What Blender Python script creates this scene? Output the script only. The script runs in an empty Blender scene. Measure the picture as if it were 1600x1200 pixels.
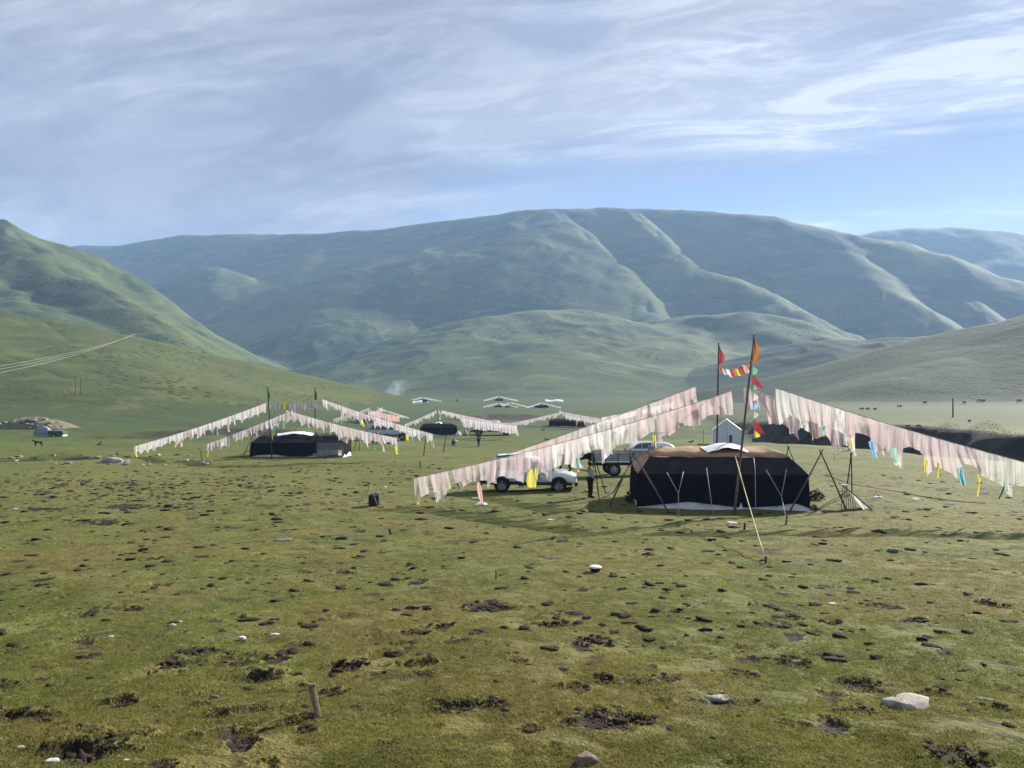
import bpy, math, random
import numpy as np
from mathutils import Vector, Matrix
R = math.radians
random.seed(7)
rng = np.random.default_rng(7)
sc = bpy.context.scene
col = sc.collection

# ------------------------------------------------------------------ camera
F, CX, CY, CAMZ = 1200.0, 800.0, 600.0, 3.0
HOR = 615.0
PITCH = math.atan((HOR - CY) / F)
cd = bpy.data.cameras.new('camera'); cam = bpy.data.objects.new('camera', cd); col.objects.link(cam)
cd.sensor_width = 36.0; cd.lens = 36.0 * F / 1600.0
cd.clip_start = 0.1; cd.clip_end = 20000
cam.location = (0, 0, CAMZ); cam.rotation_euler = (R(90) + PITCH, 0, 0)
sc.camera = cam
# ------------------------------------------------------------------ light
SUN_EL, SUN_AZ = R(25), R(44)          # azimuth measured from +Y towards +X
sc.view_settings.view_transform = 'Standard'; sc.view_settings.look = 'None'
sc.view_settings.gamma = 1; sc.view_settings.use_curve_mapping = False
sc.view_settings.exposure = 1.58
sun_dir = Vector((math.cos(SUN_EL) * math.sin(SUN_AZ), math.cos(SUN_EL) * math.cos(SUN_AZ), math.sin(SUN_EL)))
sl = bpy.data.lights.new('sun', 'SUN'); sl.energy = 4.6; sl.angle = R(0.5); sl.color = (1.0, 0.94, 0.84)
so = bpy.data.objects.new('sun', sl); col.objects.link(so)
so.rotation_euler = sun_dir.to_track_quat('Z', 'Y').to_euler()
sc.cycles.use_denoising = True
sc.cycles.max_bounces = 8; sc.cycles.transparent_max_bounces = 24
sc.cycles.volume_bounces = 1; sc.cycles.volume_max_steps = 64

# ---- node helper
class NT:
    def __init__(s, tree):
        s.t = tree; s.n = tree.nodes; s.l = tree.links; s.n.clear()
    def new(s, typ, **kw):
        nd = s.n.new(typ)
        for k, v in kw.items():
            if k == 'ins':
                for a, b in v.items(): s.put(nd.inputs[a], b)
            else: setattr(nd, k, v)
        return nd
    def put(s, sock, v):
        if isinstance(v, bpy.types.NodeSocket): s.l.new(v, sock)
        elif isinstance(v, bpy.types.Node): s.l.new(v.outputs[0], sock)
        else:
            if isinstance(v, tuple) and len(v) == 3 and sock.type == 'RGBA': v = v + (1,)
            sock.default_value = v
    def math(s, op, a, b=0.0, c=0.0, clamp=False):
        nd = s.n.new('ShaderNodeMath'); nd.operation = op; nd.use_clamp = clamp
        s.put(nd.inputs[0], a); s.put(nd.inputs[1], b); s.put(nd.inputs[2], c); return nd.outputs[0]
    def vmath(s, op, a, b=(0, 0, 0)):
        nd = s.n.new('ShaderNodeVectorMath'); nd.operation = op
        s.put(nd.inputs[0], a); s.put(nd.inputs[1], b); return nd.outputs[0]
    def noise(s, vec, scale, detail=4, rough=.5, dist=0.0, dim='3D'):
        nd = s.n.new('ShaderNodeTexNoise'); nd.noise_dimensions = dim
        s.put(nd.inputs['Vector'], vec); s.put(nd.inputs['Scale'], scale)
        nd.inputs['Detail'].default_value = detail; nd.inputs['Roughness'].default_value = rough
        nd.inputs['Distortion'].default_value = dist; return nd.outputs[0]
    def ramp(s, f, lo, hi, a=0.0, b=1.0, smooth=True):
        nd = s.n.new('ShaderNodeMapRange'); nd.interpolation_type = 'SMOOTHSTEP' if smooth else 'LINEAR'
        s.put(nd.inputs[0], f)
        for i, v in enumerate((lo, hi, a, b)): s.put(nd.inputs[i + 1], v)
        return nd.outputs[0]
    def mix(s, f, a, b, mode='MIX'):
        nd = s.n.new('ShaderNodeMix'); nd.data_type = 'RGBA'; nd.blend_type = mode
        s.put(nd.inputs[0], f); s.put(nd.inputs[6], a); s.put(nd.inputs[7], b); return nd.outputs[2]

# ------------------------------------------------------------------ sky with thin streaked cloud
w = bpy.data.worlds.new('World'); sc.world = w; w.use_nodes = True
k = NT(w.node_tree)
sky = k.new('ShaderNodeTexSky', sky_type='NISHITA', sun_disc=False, sun_elevation=SUN_EL, sun_rotation=SUN_AZ,
            altitude=3000, air_density=1.0, dust_density=0.4, ozone_density=1.6)
tc = k.new('ShaderNodeTexCoord')
gen = tc.outputs['Generated']
sep = k.new('ShaderNodeSeparateXYZ', ins={0: gen})
dz = k.math('ADD', k.math('MAXIMUM', sep.outputs[2], 0.0), 0.15)
pl = k.new('ShaderNodeCombineXYZ', ins={0: k.math('DIVIDE', sep.outputs[0], dz), 1: k.math('DIVIDE', sep.outputs[1], dz)})
def mapped(rot, sx, sy, off=(0, 0, 0)):
    m = k.new('ShaderNodeMapping'); k.put(m.inputs[0], pl.outputs[0])
    m.vector_type = 'TEXTURE' if False else 'POINT'
    r = k.new('ShaderNodeVectorRotate', rotation_type='Z_AXIS'); k.put(r.inputs[0], pl.outputs[0]); r.inputs['Angle'].default_value = rot
    k.put(m.inputs[0], r.outputs[0]); m.inputs[1].default_value = off; m.inputs[3].default_value = (sx, sy, 1)
    return m.outputs[0]
ROT = R(16)
big = k.noise(mapped(ROT, .22, .50, (3.1, 1.7, 0)), 1.0, 3, .5, .3)
strk = k.noise(mapped(ROT, .55, 1.6, (0.4, 5.2, 0)), 1.0, 8, .62, 1.0)
fine = k.noise(mapped(ROT, 2.6, 6.5, (2.2, .6, 0)), 1.0, 8, .68, 1.4)
# the bank of cloud thickens to the left of the view and overhead
left = k.ramp(sep.outputs[0], .10, -.42)
high = k.ramp(sep.outputs[2], .10, .36)
right = k.ramp(sep.outputs[0], .02, .40)
veil = k.math('ADD', k.math('MULTIPLY', left, .95), k.math('MULTIPLY', high, .62))
veil = k.math('ADD', veil, k.math('MULTIPLY', k.math('SUBTRACT', big, .5), 1.5))
mott = k.noise(mapped(ROT, 1.2, 2.4, (7.7, 2.3, 0)), 1.0, 7, .64, .9)
veil = k.math('ADD', veil, k.math('MULTIPLY', k.math('SUBTRACT', mott, .5), 1.3))
veil = k.math('ADD', veil, .24, clamp=True)
s1 = k.ramp(strk, .43, .62); s2 = k.ramp(fine, .40, .64)
wisp = k.math('MULTIPLY', s1, k.math('ADD', .45, k.math('MULTIPLY', s2, .75)))
wisp = k.math('MULTIPLY', wisp, k.math('ADD', .40, k.math('MULTIPLY', right, .75)), clamp=True)
blue = k.mix(1.0, sky, (.66, .66, .70), 'MULTIPLY')
lay = k.mix(k.math('MULTIPLY', veil, .92), blue, k.mix(k.ramp(mott, .38, .62), (1.18, 1.28, 1.62), (1.72, 1.80, 2.08)))
bright = k.ramp(fine, .3, .7, .55, 1.0)
out = k.mix(wisp, lay, (3.4, 3.6, 4.0))
bg = k.new('ShaderNodeBackground', ins={0: out, 1: 0.080})
k.new('ShaderNodeOutputWorld', ins={0: bg.outputs[0]})

# ------------------------------------------------------------------ object helpers
def tag(o, label=None, cat=None, group=None, kind=None):
    if label: o['label'] = label
    if cat: o['category'] = cat
    if group: o['group'] = group
    if kind: o['kind'] = kind
    return o
def empty(name, loc, rz=0.0, label=None, cat=None, group=None):
    o = bpy.data.objects.new(name, None); col.objects.link(o)
    o.location = loc; o.rotation_euler = (0, 0, rz); o.empty_display_size = .2
    return tag(o, label, cat, group)
def obj(name, me, mat=None, parent=None, loc=None):
    o = bpy.data.objects.new(name, me); col.objects.link(o)
    if mat is not None and len(me.materials) == 0: me.materials.append(mat)
    if parent is not None: o.parent = parent
    if loc is not None: o.location = loc
    return o
def mesh_np(name, V, Fq, smooth=True, attrs=None):
    """V (n,3), Fq (m,4) quads or (m,3) tris"""
    me = bpy.data.meshes.new(name); V = np.asarray(V, np.float32); Fq = np.asarray(Fq, np.int32)
    kk = Fq.shape[1]
    me.vertices.add(len(V)); me.vertices.foreach_set('co', V.ravel())
    me.loops.add(Fq.size); me.loops.foreach_set('vertex_index', Fq.ravel())
    me.polygons.add(len(Fq)); me.polygons.foreach_set('loop_start', np.arange(0, Fq.size, kk, dtype=np.int32))
    me.polygons.foreach_set('loop_total', np.full(len(Fq), kk, np.int32))
    me.polygons.foreach_set('use_smooth', np.full(len(Fq), smooth))
    for an, av in (attrs or {}).items():
        a = me.attributes.new(an, 'FLOAT', 'POINT'); a.data.foreach_set('value', np.asarray(av, np.float32))
    me.update(calc_edges=True); return me

# ------------------------------------------------------------------ pixel <-> place
def P(px, py, d):
    u = (px - CX) / F; v = (CY - py) / F
    fw = math.cos(PITCH) - v * math.sin(PITCH); up = v * math.cos(PITCH) + math.sin(PITCH)
    return Vector((u / fw * d, d, CAMZ + up / fw * d))
# ------------------------------------------------------------------ numpy noise
_perm = rng.random((256, 256)).astype(np.float32)
def vnoise(x, y):
    xi = np.floor(x).astype(np.int64); yi = np.floor(y).astype(np.int64)
    fx = x - xi; fy = y - yi; fx = fx * fx * (3 - 2 * fx); fy = fy * fy * (3 - 2 * fy)
    a = _perm[xi & 255, yi & 255]; b = _perm[(xi + 1) & 255, yi & 255]
    c = _perm[xi & 255, (yi + 1) & 255]; d = _perm[(xi + 1) & 255, (yi + 1) & 255]
    return (a * (1 - fx) + b * fx) * (1 - fy) + (c * (1 - fx) + d * fx) * fy - .5
def fbm(x, y, s, octv=4, g=.5):
    o = 0; a = 1.0
    for i in range(octv):
        cs, sn = math.cos(.7 * i), math.sin(.7 * i)
        o = o + a * vnoise((x * cs - y * sn) / s + 17.3 * i + 31, (x * sn + y * cs) / s + 9.1 * i + 57); a *= g; s *= .5
    return o
def sstep(a, b, x):
    t = np.clip((x - a) / (b - a), 0, 1); return t * t * (3 - 2 * t)
def poly_dist(X, Y, pts):
    """distance to polyline in plan, signed side (+ left of travel), and z interpolated along it"""
    best = np.full(X.shape, 1e12); zz = np.zeros(X.shape); sd = np.zeros(X.shape)
    for a, b in zip(pts[:-1], pts[1:]):
        dx, dy = b[0] - a[0], b[1] - a[1]; L = dx * dx + dy * dy + 1e-9
        t = np.clip(((X - a[0]) * dx + (Y - a[1]) * dy) / L, 0, 1)
        d2 = (X - a[0] - t * dx) ** 2 + (Y - a[1] - t * dy) ** 2
        m = d2 < best
        best = np.where(m, d2, best)
        if len(a) > 2: zz = np.where(m, a[2] + (b[2] - a[2]) * t, zz)
        sd = np.where(m, np.sign(dx * (Y - a[1]) - dy * (X - a[0])), sd)
    return np.sqrt(best), sd, zz
def pol(*a): return [tuple(P(*q)) for q in a]

# ------------------------------------------------------------------ terrain
DR = np.array([(0, 2.85), (6, 3.05), (15, 3.72), (31, 4.74), (45, 5.15), (60, 5.6), (94, 6.45), (150, 7.6), (220, 8.6), (300, 8.1), (380, 7.2), (560, 5.6),
               (700, 4.5), (1000, 2.0), (1500, -10), (2500, -60), (6000, -60)])
def smooth_drop(d):
    # smooth the piecewise profile a little in log distance
    ld = np.log(d + 3.0); xs = np.log(DR[:, 0] + 3.0)
    return sum(np.interp(ld + o, xs, DR[:, 1]) for o in (-.14, -.07, 0, .07, .14)) / 5.0
TERR = [(q.x, q.y) for q in (P(1085, 640, 330), P(1125, 650, 215), P(1190, 655, 142), P(1260, 660, 120), P(1400, 660, 108), P(1520, 668, 94), P(1640, 690, 82), P(2100, 700, 72))]
GUL = [(q.x, q.y) for q in (P(-600, 720, 62), P(-200, 718, 66), P(0, 712, 70), P(120, 712, 72), P(230, 706, 76), P(330, 706, 77), P(450, 700, 84), P(540, 690, 92))]
BROW1 = [(q.x, q.y) for q in (P(250, 690, 118), P(300, 686, 122), P(370, 684, 126), P(440, 680, 128))]
BROW2 = [(q.x, q.y) for q in (P(725, 655, 235), P(760, 652, 250), P(840, 650, 250))]
RIDGES = {   # name: (slope toward, rounding, [points px,py,depth])
 'mtn': ((.55, .85), 75, [(-700, 430, 2600), (-200, 400, 2600), (60, 392, 2500), (130, 384, 2450), (200, 384, 2400), (290, 369, 2350), (400, 364, 2300), (500, 364, 2250),
                   (600, 359, 2200), (700, 347, 2150), (800, 331, 2100), (870, 325, 2100), (1000, 327, 2100), (1100, 331, 2050), (1200, 339, 2000),
                   (1300, 360, 1950), (1380, 374, 1900), (1450, 396, 1850), (1530, 428, 1780), (1600, 464, 1700), (1700, 520, 1600)]),
 'sp1': ((1.0, .60), 36, [(985, 328, 2080), (1003, 346, 1930), (1030, 370, 1840), (1060, 396, 1760), (1092, 421, 1690), (1140, 433, 1610), (1190, 454, 1530), (1240, 484, 1450), (1290, 508, 1380), (1335, 528, 1320)]),
 'sp2': ((1.0, .42), 34, [(862, 326, 2080), (885, 343, 1930), (920, 376, 1800), (960, 412, 1690), (994, 450, 1570), (1014, 490, 1430), (1040, 528, 1290), (1095, 556, 1170)]),
 'sp3': ((.8, .48), 16, [(1014, 500, 1330), (1050, 492, 1300), (1100, 487, 1270), (1160, 486, 1250), (1220, 494, 1240), (1290, 515, 1240), (1335, 530, 1250)]),
 'sp4': ((.72, .60), 24, [(830, 333, 2050), (800, 350, 1920), (760, 380, 1820), (710, 400, 1740), (650, 424, 1670), (600, 452, 1580), (550, 482, 1480), (500, 505, 1390)]),
 'sp5': ((.28, .56), 26, [(960, 505, 1300), (900, 484, 1290), (840, 484, 1270), (770, 492, 1250), (710, 506, 1230), (650, 522, 1200), (590, 540, 1170), (520, 562, 1130)]),
 'sp5b': ((.28, .56), 22, [(1000, 560, 1060), (930, 552, 1080), (870, 545, 1090), (800, 560, 1060), (740, 570, 1020), (690, 583, 990), (640, 598, 960)]),
 'sp9': ((.03, .85), 3, [(560, 607, 900), (620, 601, 885), (700, 599, 870), (780, 597, 860), (860, 596, 860), (925, 600, 860), (965, 612, 850)]),
 'sp6': ((.5, .70), 18, [(238, 462, 1900), (270, 438, 1880), (310, 419, 1850), (345, 418, 1830), (375, 428, 1820), (420, 452, 1800), (470, 480, 1700)]),
 'sp7': ((.6,.5), 22, [(560, 362, 2220), (520, 385, 2080), (480, 405, 1980), (430, 425, 1900), (400, 450, 1840)]),
 'sp7b': ((.68,.5), 22, [(700, 347, 2150), (640, 380, 2000), (580, 410, 1880), (500, 440, 1780), (430, 475, 1650)]),
 'sp8': ((.8, .55), 24, [(1290, 358, 1940), (1320, 393, 1790), (1350, 423, 1690), (1400, 460, 1590), (1450, 494, 1500), (1495, 520, 1430)]),
 'sp8b': ((.8,.52), 18, [(1420, 384, 1880), (1480, 440, 1700), (1530, 485, 1560), (1560, 510, 1480)]),
 'far': ((.5,.62), 60, [(1200, 380, 3000), (1330, 372, 2950), (1370, 362, 2900), (1420, 356, 2900), (1500, 356, 2850), (1560, 362, 2800), (1620, 372, 2800), (1900, 400, 2700)]),
 'lft': ((1.35, .62), 34, [(-900, 180, 900), (-500, 250, 950), (-150, 300, 1000), (0, 345, 1020), (45, 365, 1030), (90, 376, 1040), (135, 392, 1050), (180, 415, 1050), (215, 440, 1030),
                   (250, 472, 1000), (300, 508, 950), (340, 535, 900), (400, 565, 830), (470, 592, 760)]),
 'lf2': (.62, 26, [(0, 346, 1020), (60, 400, 900), (130, 440, 820), (200, 480, 760), (260, 520, 700)]),
 'lf3': (.50, 26, [(-120, 330, 1000), (-60, 410, 860), (20, 450, 780), (90, 490, 700)]),
 'nlf': ((.75, .34), 14, [(-700, 440, 380), (-200, 474, 400), (0, 487, 410), (60, 499, 415), (130, 517, 420), (200, 532, 420), (290, 553, 420), (370, 573, 415), (440, 592, 405), (500, 609, 390)]),
 'nl2': (.24, 12, [(60, 500, 412), (110, 535, 360), (170, 562, 320), (240, 585, 290), (300, 603, 275)]),
 'nl3': (.22, 12, [(-150, 478, 400), (-60, 530, 330), (30, 565, 280), (100, 592, 250)]),
 'nl4': (.24, 12, [(290, 553, 420), (330, 578, 370), (380, 598, 335)]),
 'rt1': (.34, 22, [(2400, 350, 420), (2000, 410, 460), (1750, 462, 480), (1600, 501, 500), (1550, 513, 505), (1500, 526, 510), (1440, 542, 520), (1370, 562, 530), (1290, 580, 530), (1200, 596, 520), (1110, 610, 500)]),
 'rt2': (.26, 16, [(1600, 501, 500), (1500, 560, 420), (1420, 590, 380)]),
 'rt3': (.30, 20, [(1900, 480, 800), (1600, 540, 820), (1500, 533, 830), (1430, 527, 840), (1380, 525, 850), (1330, 527, 860), (1270, 536, 870), (1200, 548, 880), (1130, 565, 880), (1060, 584, 870), (990, 603, 850), (930, 617, 820)]),
}
RPTS = {n: pol(*v[2]) for n, v in RIDGES.items()}
RLAB = {'nlf': 1, 'nl2': 1, 'nl3': 1, 'nl4': 1, 'lft': 2, 'lf2': 2, 'lf3': 2, 'rt1': 4, 'rt2': 4, 'rt3': 5, 'far': 6}   # all others 3 = mountain
PITS = []      # (x, y, rx, ry, depth, soil)
def base_h(X, Y):
    D = np.sqrt(X * X + Y * Y); Dc = np.where(Y > 0, np.sqrt(Y * Y + (X * .6) ** 2), D * .5)
    z = CAMZ - smooth_drop(Dc)
    # the land climbs a little towards the left foot of the hill
    z = z + sstep(25, 160, -X) * sstep(40, 220, Y) * 3.2
    z = z + fbm(X, Y, 60, 3) * 1.3 * sstep(40, 160, D) + fbm(X + 90, Y, 14, 3) * .55 * sstep(8, 60, D)
    return z
def ground_parts(X, Y):
    z = base_h(X, Y); soil = np.zeros(X.shape)
    D = np.sqrt(X * X + Y * Y)
    # river terrace on the right: a bare bank facing the camera
    m = (X > 5) & (Y > 30) & (D < 900)
    d, s, _ = poly_dist(X[m], Y[m], TERR)
    wob = fbm(X[m], Y[m], 18, 3) * 4.5 + fbm(X[m], Y[m], 5, 2) * 1.2
    sd = d * s + wob          # + = behind the line
    zt = CAMZ - 4.5 - .9 * vnoise(X[m] / 50, Y[m] / 50) - np.clip(Y[m] - 130, 0, 300) * .004
    fade = sstep(.21, .40, X[m] / Y[m])
    f = sstep(-2.2, 2.6, sd) * fade
    zn = z[m]; cut = -2.6 * np.exp(-((sd + 6) / 5.0) ** 2) * fade
    far = sstep(480, 300, Y[m])
    zz = zn + cut
    zz = zz + (np.maximum(zt, zz) - zz) * f * far
    z[m] = zz
    so = np.exp(-((sd - .2) / 2.9) ** 4) * fade * far
    so = np.maximum(so, np.exp(-((sd + 6.5) / 6.0) ** 4) * fade * far)
    # a few green slumps on the bank
    so = so * sstep(.60, .48, fbm(X[m] + 40, Y[m], 13, 3) * sstep(30, 50, X[m]))
    soil[m] = np.maximum(soil[m], so)
    # dry gully on the left
    m = (X < 5) & (Y > 40) & (D < 260)
    sd = Y[m] - np.interp(X[m], [q[0] for q in GUL], [q[1] for q in GUL]) + fbm(X[m], Y[m], 9, 3) * 2.5
    taper = sstep(2, -30, X[m] + 8)
    z[m] += (-.95 * np.exp(-((sd + 1.5) / 4.2) ** 4) + .25 * sstep(3, 9, sd)) * taper
    so = np.exp(-((sd - .2) / 3.0) ** 4) * taper
    soil[m] = np.maximum(soil[m], so * .9 * sstep(-.42, .1, fbm(X[m], Y[m], 4, 2)))
    for br, wd, hh in ((BROW1, 4.5, 1.3), (BROW2, 7.0, 1.6)):
        bx = [q[0] for q in br]; by = [q[1] for q in br]
        sd = Y - np.interp(X, bx, by) + fbm(X, Y, 9, 2) * 3
        win = sstep(bx[0] - 14, bx[0] + 3, X) * sstep(bx[-1] + 14, bx[-1] - 3, X)
        z += hh * sstep(-wd, wd, sd) * np.exp(-(np.clip(sd, 0, None) / 30) ** 2) * win
        soil = np.maximum(soil, np.exp(-(sd / wd) ** 4) * .62 * win)
    return z, soil
def hills_h(X, Y, z):
    lab = np.zeros(X.shape, np.int8)
    D = np.sqrt(X * X + Y * Y)
    m = (Y > 120) & (D > 150)
    x, y = X[m], Y[m]; zb = z[m]; cur = zb.copy(); lb = np.zeros(x.shape, np.int8)
    wx = x + fbm(x, y, 260, 3) * 60; wy = y + fbm(x + 900, y, 260, 3) * 60
    gul = np.abs(fbm(wx, wy, 150, 4, .55))            # creases
    for n, (s, r, _) in RIDGES.items():
        pts = RPTS[n]
        if not isinstance(s, tuple): s = (s, s)
        vary = 1 + .22 * fbm(x, y, 400, 2)
        h = np.full(x.shape, -1e9); d = np.full(x.shape, 1e9)
        for pa, pb in zip(pts[:-1], pts[1:]):
            dx, dy = pb[0] - pa[0], pb[1] - pa[1]; L2 = dx * dx + dy * dy
            gsl = (pb[2] - pa[2]) / math.sqrt(L2)
            # foot of the steepest line from the crest, so neighbouring stretches meet without a step
            off = np.clip(gsl / min(s), -.75, .75)
            t0 = ((x - pa[0]) * dx + (y - pa[1]) * dy) / L2
            perp = np.abs((x - pa[0]) * dy - (y - pa[1]) * dx) / math.sqrt(L2)
            t = np.clip(t0 + perp * off / math.sqrt(1 - off * off) / math.sqrt(L2), 0, 1)
            q = np.sqrt((x - pa[0] - t * dx) ** 2 + (y - pa[1] - t * dy) ** 2)
            side = (dx * (y - pa[1]) - dy * (x - pa[0])) / math.sqrt(L2) / (q + 1e-3)
            s2 = vary * (s[1] + (s[0] - s[1]) * (.5 + .5 * np.clip(side, -1, 1)))
            h = np.maximum(h, pa[2] + (pb[2] - pa[2]) * t - s2 * (np.sqrt(q * q + r * r) - r)); d = np.minimum(d, q)
        kk = 9.0 if RLAB.get(n, 3) in (1, 4) else (16.0 if RLAB.get(n, 3) in (2, 5) else 22.0)
        kk = np.minimum(kk, 1.0 + .03 * D[m]) * .8
        near = np.exp(-(d / (r * 3)) ** 2) * .85        # keep crests where they were drawn
        kk = kk * (1 - near)+ .5
        df = h - cur
        bl = np.clip(.5 + .5 * df / kk, 0, 1)
        new = cur * (1 - bl) + h * bl + kk * bl * (1 - bl)
        lb = np.where(df > 0, RLAB.get(n, 3), lb)
        cur = new
    up = np.clip(cur - zb, 0, None)
    a = sstep(3, 60, up)
    cur = cur - a * (gul * 17 - 2) * np.where((lb == 1) | (lb == 4), .34, np.where(lb == 2, 1.1, .65 + .45 * np.exp(-up / 90))) + a * fbm(x, y, 60, 3, .5) * np.where((lb == 1) | (lb == 4), 1.6, 1.9)
    z = z.copy(); z[m] = cur; lab[m] = np.where(up > .6, lb, 0)
    return z, lab
def micro(X, Y):
    D = np.sqrt(X * X + Y * Y)
    n1 = fbm(X, Y, 3.2, 2) * .10; n2 = fbm(X + 5, Y + 3, .9, 3) * .055 * sstep(90, 25, D); n3 = fbm(X, Y + 8, .22, 2) * .020 * sstep(26, 8, D)
    return (n1 + n2 + n3) * sstep(400, 60, D)
def pits(X, Y, z, soil):
    for (px, py, rx, ry, dp, sv) in PITS:
        m = (np.abs(X - px) < rx * 2.6) & (np.abs(Y - py) < ry * 2.6)
        if not m.any(): continue
        x = X[m] - px; y = Y[m] - py
        wob = fbm(X[m], Y[m] * 1.3, rx * .9, 4, .6) * 1.5
        q = np.sqrt((x / rx) ** 2 + (y / ry) ** 2) + wob * .75
        z[m] += -dp * .62 * (1 - sstep(.25, 1.05, q)) + dp * .30 * np.exp(-((q - 1.15) / .25) ** 2) * (y > -ry * .2)
        if sv > 0:
            soil[m] = np.maximum(soil[m], sv * (1 - sstep(.65, 1.15, q + fbm(X[m] + 3, Y[m], .12, 2) * .5)))
def height(X, Y, with_pits=True):
    X = np.asarray(X, float); Y = np.asarray(Y, float)
    z, soil = ground_parts(X, Y)
    z, lab = hills_h(X, Y, z)
    z = z + micro(X, Y) * (lab == 0)
    if with_pits: pits(X, Y, z, soil)
    return z, soil, lab
def gz(x, y): return float(height(np.array([x]), np.array([y]))[0][0])
def Gmany(pix, far=600):
    """where the sight line through each pixel meets the ground"""
    ds = np.exp(np.linspace(math.log(4.0), math.log(far), 900)); out = []
    XS, YS, ZS = [], [], []
    for (px, py) in pix:
        q = P(px, py, 1.0); XS.append(q.x * ds); YS.append(ds); ZS.append(CAMZ + (q.z - CAMZ) * ds)
    XS, YS, ZS = map(np.array, (XS, YS, ZS))
    H = height(XS.ravel(), YS.ravel(), False)[0].reshape(XS.shape)
    below = ZS < H; hit = below.argmax(1)
    for i, h in enumerate(hit):
        if not below[i].any(): h = len(ds) - 1
        if h > 0:
            a = ZS[i, h - 1] - H[i, h - 1]; b = H[i, h] - ZS[i, h]; t = a / (a + b + 1e-9)
            x = XS[i, h - 1] + (XS[i, h] - XS[i, h - 1]) * t; y = ds[h - 1] + (ds[h] - ds[h - 1]) * t
        else: x, y = XS[i, h], ds[h]
        out.append((x, y))
    return out
# pits and bare soil scars read off the turf: px, py, width in px, depth m, soil
_p = [(545, 1040, 52, .13, 1), (660, 1036, 42, .13, 1), (402, 1060, 56, .14, 1), (188, 1098, 54, .13, 1), (338, 1116, 32, .11, 1), (705, 1106, 62, .10, 1),
      (765, 1101, 50, .07, .9), (150, 1166, 110, .17, 1), (25, 1117, 70, .10, 1), (462, 1127, 55, .06, 1), (760, 947, 76, .07, 1), (868, 976, 52, .06, 1),
      (928, 1000, 50, .06, 1), (932, 1124, 84, .06, 1), (1005, 1126, 36, .10, 1), (1483, 1177, 92, .06, 1), (1342, 1071, 72, .08, 1), (1243, 1034, 46, .10, 1),
      (941, 1060, 28, .10, 1), (905, 1073, 34, .08, 1), (1158, 1056, 44, .06, .9), (1335, 1112, 50, .10, 1), (370, 1032, 60, .07, .5), (300, 1018, 36, .07, .8),
      (1120, 1098, 95, .05, .5), (1300, 972, 30, .08, 1), (520, 1081, 34, .08, 1), (640, 760, 70, .04, .4), (385, 1035, 26, .1, 1), (270, 1040, 36, .06, .8),
      (210, 953, 24, .08, .9), (250, 912, 44, .05, .6), (65, 906, 30, .05, .8), (180, 950, 40, .05, .6), (328, 870, 36, .05, .7), (235, 873, 32, .05, .7), (190, 792, 60, .05, .7),
      (150, 816, 60, .05, .8), (70, 795, 50, .05, .8), (480, 976, 30, .07, .9), (555, 962, 44, .05, .4), (1040, 1060, 40, .05, .8), (1010, 1065, 34, .05, .7),
      (1555, 1107, 34, .08, 1), (1430, 968, 40, .06, .8), (1370, 946, 46, .05, .9), (1240, 965, 28, .06, .9), (1105, 940, 40, .04, .5), (850, 870, 40, .04, .6),
      (910, 922, 32, .04, .7), (1550, 945, 40, .04, .9), (1460, 1085, 40, .06, .8), (630, 1004, 34, .05, .7), (650, 990, 40, .07, .9), (690, 978, 34, .08, 1),
      (700, 1003, 26, .04, .6), (10, 1070, 30, .1, 1), (70, 1060, 30, .05, .6), (300, 1150, 40, .05, .6), (880, 845, 30, .04, .7), (812, 1034, 34, .05, .7), (830, 1140, 30, .06, .9),
      (600, 1165, 60, .04, .7), (480, 1140, 24, .06, .9), (1520, 1192, 50, .07, 1), (1300, 1135, 60, .04, .6), (580, 1060, 40, .04, .5)]
_g = Gmany([(a, b) for a, b, *_ in _p])
for (a, b, wpx, dp, sv), (gx, gy) in zip(_p, _g):
    rx = wpx * gy / F * .5
    PITS.append((gx, gy, rx * 1.1, rx * random.uniform(.8, 1.2), dp, sv))
# smaller hoof prints everywhere
r2 = random.Random(3)
cand = []
for i in range(1100):
    py = 1200 - (1200 - 735) * (r2.random() ** .8); px = r2.uniform(-60, 1660)
    if r2.random() < .75 and py > 880: continue
    cand.append((px, py))
for i in range(500): cand.append((r2.gauss(230, 170), r2.gauss(768, 18)))
for i in range(160): cand.append((r2.gauss(1350, 120), r2.gauss(770, 18)))
for (a, b), (gx, gy) in zip(cand, Gmany(cand, 120)):
    rx = r2.uniform(.05, .16) * (1 + gy / 60)
    if -2.4 < gx - 8.2 < 3.9 and 30.0 < gy < 36.5: continue
    PITS.append((gx, gy, rx, rx * r2.uniform(.7, 1.5), r2.uniform(.02, .06), r2.choice((0, .3, .6, .9, 1))))

# grid: rows by distance, columns by bearing (fine inside the view)
rows = [1.2]
while rows[-1] < 5200:
    d = rows[-1]
    st = .25 if d < 4.2 else max(.012, min(d * d / (F * 3.3) * 2.0, .0085 * d))
    if d > 700: st = max(st, .0085 * d)
    rows.append(d + st)
rows = np.array([0.0] + rows)
ncol = 760; lim = R(38)
ang = np.concatenate([np.linspace(-math.pi, -lim, 60, endpoint=False), np.tan(np.linspace(-1, 1, ncol) * 0) + np.arctan(np.linspace(-math.tan(lim), math.tan(lim), ncol)),
                      np.linspace(lim, math.pi, 61)[1:-1]])
NA, NR = len(ang), len(rows)
AA, RR = np.meshgrid(ang, rows)       # rows x cols
# distance measured along the view axis inside the frame so that rows stay level
X = np.sin(AA) * RR; Y = np.cos(AA) * RR
Z, SOIL, LAB = height(X.ravel(), Y.ravel())
V = np.stack([X.ravel(), Y.ravel(), Z], 1)
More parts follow.
